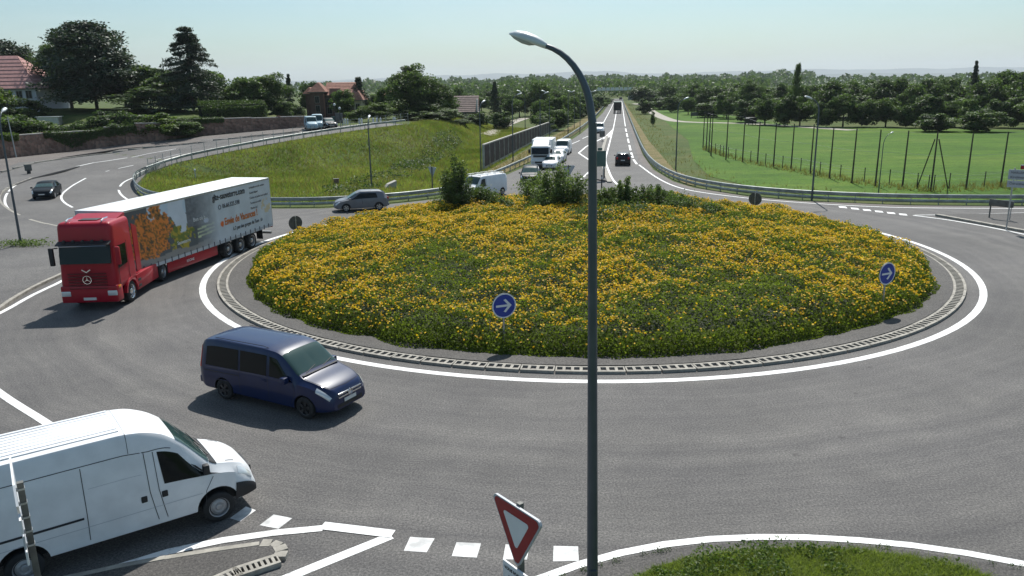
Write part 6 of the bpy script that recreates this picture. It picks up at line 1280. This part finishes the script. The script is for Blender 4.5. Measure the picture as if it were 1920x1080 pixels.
def block(t, x0, x1, y0, y1, z0, z1, rise, rm, wm_, hip=True, over=.45, name='wall'):
    MB().box(x0, x1, y0, y1, z0, z1).build(name, wm_, t); X0, X1, Y0, Y1 = x0 - over, x1 + over, y0 - over, y1 + over; zc = z1 - .1; zt_ = z1 + rise
    if hip:
        k = min((X1 - X0), (Y1 - Y0))/2
        if X1 - X0 >= Y1 - Y0: p, q_ = (X0 + k, (Y0 + Y1)/2, zt_), (X1 - k, (Y0 + Y1)/2, zt_)
        else: p, q_ = ((X0 + X1)/2, Y0 + k, zt_), ((X0 + X1)/2, Y1 - k, zt_)
        if X1 - X0 >= Y1 - Y0: L_ = [((X0, Y0, zc), (X1, Y0, zc), q_, p), ((X1, Y1, zc), (X0, Y1, zc), p, q_), ((X1, Y0, zc), (X1, Y1, zc), q_, q_), ((X0, Y1, zc), (X0, Y0, zc), p, p)]
        else: L_ = [((X0, Y0, zc), (X1, Y0, zc), p, p), ((X1, Y1, zc), (X0, Y1, zc), q_, q_), ((X1, Y0, zc), (X1, Y1, zc), q_, p), ((X0, Y1, zc), (X0, Y0, zc), p, q_)]
    else:
        p, q_ = (X0, (Y0 + Y1)/2, zt_), (X1, (Y0 + Y1)/2, zt_); L_ = [((X0, Y0, zc), (X1, Y0, zc), q_, p), ((X1, Y1, zc), (X0, Y1, zc), p, q_)]
        MB().prism([(y0, z1), (y1, z1), ((y0 + y1)/2, zt_ - .25)], -(x1 - x0)/2, (x1 - x0)/2, Matrix.Translation(((x0 + x1)/2, 0, 0)) @ Matrix(((0, 1, 0, 0), (1, 0, 0, 0), (0, 0, 1, 0), (0, 0, 0, 1)))).build('gable', wm_, t)
    MB().box(X0, X1, Y0, Y1, zc - .16, zc).build('eaves', M['sign_back'], t)
    for q4 in L_: tiles(t, q4, rm)
Y0 = 172; s = 1/ppm(Y0)
def bx(px): return at(px, 200, Y0)[0]
def bz(py, px=640): return at(px, py, Y0)[2]
t = thing('villa', 'old brick villa with red tiled towers and roofs among the garden trees', 'house', (0, Y0, 0)); zg = bz(226)
block(t, bx(583), bx(609), 0, 4.5, zg, bz(171), 1.9, RF, BR); block(t, bx(609.5), bx(662), 1.5, 9, zg, bz(178), 2.6, RF, BR, False); block(t, bx(622), bx(634), .8, 1.48, zg, bz(176), 1.2, RF, BR, False); block(t, bx(654), bx(668), 3, 8, zg, bz(172), 1.6, RF, BR); block(t, bx(664), bx(678), 0, 6, zg, bz(187), 1.8, RF, CR); block(t, bx(570), bx(582.5), 2, 7, zg, bz(174), 1.2, RF, BR)
for px, py in [(595.5, 192), (596, 209)]: window(t, bx(px), bz(py), 0, .8, 1.3)
for px, py in [(615, 196), (645, 198), (615, 213), (640, 214)]: window(t, bx(px), bz(py), 1.5, .9, 1.3)
window(t, bx(671), bz(206), 0, .8, 1.2); MB().box(bx(608.2), bx(609.3), -.25, 0, zg, bz(176)).build('quoin', RF, t)
pbox('chimney', t, bx(641), bx(644), 4.8, 5.7, bz(170), bz(160), BR); pbox('chimney', t, bx(655), bx(657), 5, 5.8, bz(168), bz(158), BR)
Y0 = 215; t = thing('house', 'small brick house with red roof between the villa trees and the big tree group', 'house', (0, Y0, 0)); block(t, bx(719), bx(738), 0, 7, bz(225), bz(188), 2.2, RF, BR, False); window(t, bx(729), bz(200), 0)
Y0 = 175; t = thing('house', 'house with a broad grey brown tiled roof standing behind bushes left of the noise wall', 'house', (0, Y0, 0)); block(t, bx(848), bx(893), 0, 9, bz(232), bz(213), 3.3, RF2, CR, False); MB().box(bx(893.6), bx(895), -.5, 9.4, bz(213), bz(190)).build('gable_trim', M['lamp_white'], t); window(t, bx(870), bz(226), 0)
Y0 = 150; t = thing('house', 'house with a pinkish tiled roof and pale wall under the trees at the far left', 'house', (0, Y0, 0)); block(t, bx(-130), bx(72), 0, 12, 3, bz(156), 6.0, RFP, mat('pale_wall', (.5, .5, .56), .9), True)
for px in (58, 40, 20): window(t, bx(px), bz(175), 0, 1.0, 1.3)
a = GT(85, 240); t = thing('shed', 'pale corrugated shed roof showing between the bushes above the wall', 'shed', (a[0], a[1] + 1, tz(*a)), .2); MB().box(-1.6, 1.6, 0, 2, 0, 1.7).build('wall', M['galv'], t)
for k in range(9): MB().prism([(-1.8 + k*.4, 1.7), (-1.42 + k*.4, 1.7), (-1.42 + k*.4, 1.76), (-1.8 + k*.4, 1.76)], -.3, 2.2, Matrix.Rotation(R(0), 4, 'X')).build('roof_strip', M['lamp_white'], t)
# bridge over the trunk road
Yb = 470; xl, xr = at(1118, 178, Yb)[0], at(1192, 178, Yb)[0]; t = thing('road_bridge', 'pale overpass crossing the far end of the trunk road', 'bridge', (0, Yb, 0)); zb1 = 5.2
MB().box(xl, xr, -4, 4, zb1, zb1 + .9).build('deck', M['concrete'], t)
for k in range(9): x0 = xl + k*((xr - xl)/9); MB().box(x0 + .2, x0 + (xr - xl)/9 - .3, -4.12, -4.0, zb1 + .2, zb1 + 1.9).build('parapet_panel', M['lamp_white'], t)
for xx in (xl - 2, xr - 3): MB().box(xx - 1, xx + 1, -3.5, 3.5, -1, zb1).build('pier', M['concrete'], t)
for sx, x0 in ((-1, xl), (1, xr)): MB().prism([(x0, -1), (x0 + sx*30, -1), (x0 + sx*30, .2), (x0, zb1 - .1)][::sx], -5, 5).build('ramp', M['ground'], t)

# ------------------------------------------------------------------ village forecourt on the embankment
def gt(px, py): x, y = GT(px, py); return x, y, tz(x, y)
x, y, z = gt(584, 243); hatch('pale blue van parked at the roadside below the brick villa, left one of two', paint('pale_blue_paint', (.3, .42, .48)), (x, y), R(-70), 4.2, 1.7, 1.95, 'parked_van', van=True, cat='van', lights=False)
x, y, z = gt(596, 241); hatch('pale blue van parked at the roadside below the brick villa, right one of two', bpy.data.materials['pale_blue_paint'], (x, y), R(-75), 4.2, 1.7, 2.1, 'parked_van', van=True, cat='van', lights=False)
x, y, z = gt(616, 240); hatch('dark car parked right of the pale blue vans', M['black_car'], (x, y), R(-60), 4.2, 1.8, 1.5, 'parked_car')
for i_, (px, wq, lab) in enumerate([(628, .75, 'dark green board standing beside the village road'), (637, .85, 'grey blue board standing beside the village road, right of the green one')]):
    x, y, z = gt(px, 238); t = thing('notice_board', lab, 'board', (x, y, z), .1); pbox('panel', t, -wq/2 - .1, wq/2 + .1, -.05, .05, .5, 1.6 + .4*i_, ['sign_green', 'sign_back'][i_], .02)
    for sx in (-.4, .4): MB().box(sx - .04, sx + .04, -.04, .04, 0, .5).build('leg', M['galv'], t)
for px, py, tp, lab in [(630, 240, 198, 'tall globe lamp on the village square in front of the villa'), (639, 239, 205, 'short globe lamp beside the boards on the village square')]:
    x, y, z = gt(px, py); h = at(px, tp, y)[2] - z; t = thing('globe_lamp', lab, 'street lamp', (x, y, z)); MB().tube([(0, 0, 0), (0, 0, h)], [.07, .04], 8).build('mast', M['dark'], t); MB().lathe([(0, .2), (.14, .15), (.2, 0), (.14, -.15), (0, -.2)], 12, Matrix.Translation((0, 0, h + .15)) @ Matrix.Rotation(math.pi/2, 4, 'X')).build('globe', M['lamp_white'], t)
for i_, px in enumerate([643, 647.5, 652, 674, 678.5, 700, 707, 714, 738, 741]):
    x, y, z = gt(px, 234 - (px - 640)*.03); t = thing('bollard', ORD[i_] + ' white bollard from the left in the row along the village square', 'bollard', (x, y, z), 0, 'white bollards along the village square'); MB().tube([(0, 0, 0), (0, 0, .75), (0, 0, .95)], [.13, .13, .06], 8).build('post', M['sign_white'], t)
    MB().tube([(0, 0, .55), (0, 0, .68)], .135, 8).build('band', M['sign_grey'], t)
for i_, (x, Y, dd) in enumerate([(984, 236, 0), (1030, 236, 0), (1077, 280, 0), (1107, 300, 0), (1088, 255, 180)]):
    X, Yv, z = at(x, 172, Y*.62); street_lamp(['lamp post left of the domed tree, its pale head above the wood', 'lamp post right of the domed tree, its pale head above the wood', 'lamp post whose head shows just left of the near mast', 'lamp post right behind the near mast along the trunk road', 'lamp post next to the near mast, left of the trunk road'][i_], X, Yv, 0, max(7.5, z), R(180 if i_ < 3 else 20), .9, .08, scale=1.2)
# ------------------------------------------------------------------ haze over the plain
hz = MB().box(-9500, 9500, -80, 14500, -12, 290).build('haze', None) if False else None
hm = bpy.data.materials.new('haze'); hm.use_nodes = True; hn = hm.node_tree; hn.nodes.remove(hn.nodes['Principled BSDF']); pv = nd(hn, 'ShaderNodeVolumePrincipled'); pv.inputs['Color'].default_value = (.86, .93, 1, 1); pv.inputs['Density'].default_value = .00008; pv.inputs['Anisotropy'].default_value = .2
hn.links.new(pv.outputs[0], hn.nodes['Material Output'].inputs['Volume'])
hz = MB().box(-16000, 16000, -120, 15500, -14, 300).build('haze', hm); hz['kind'] = 'stuff'
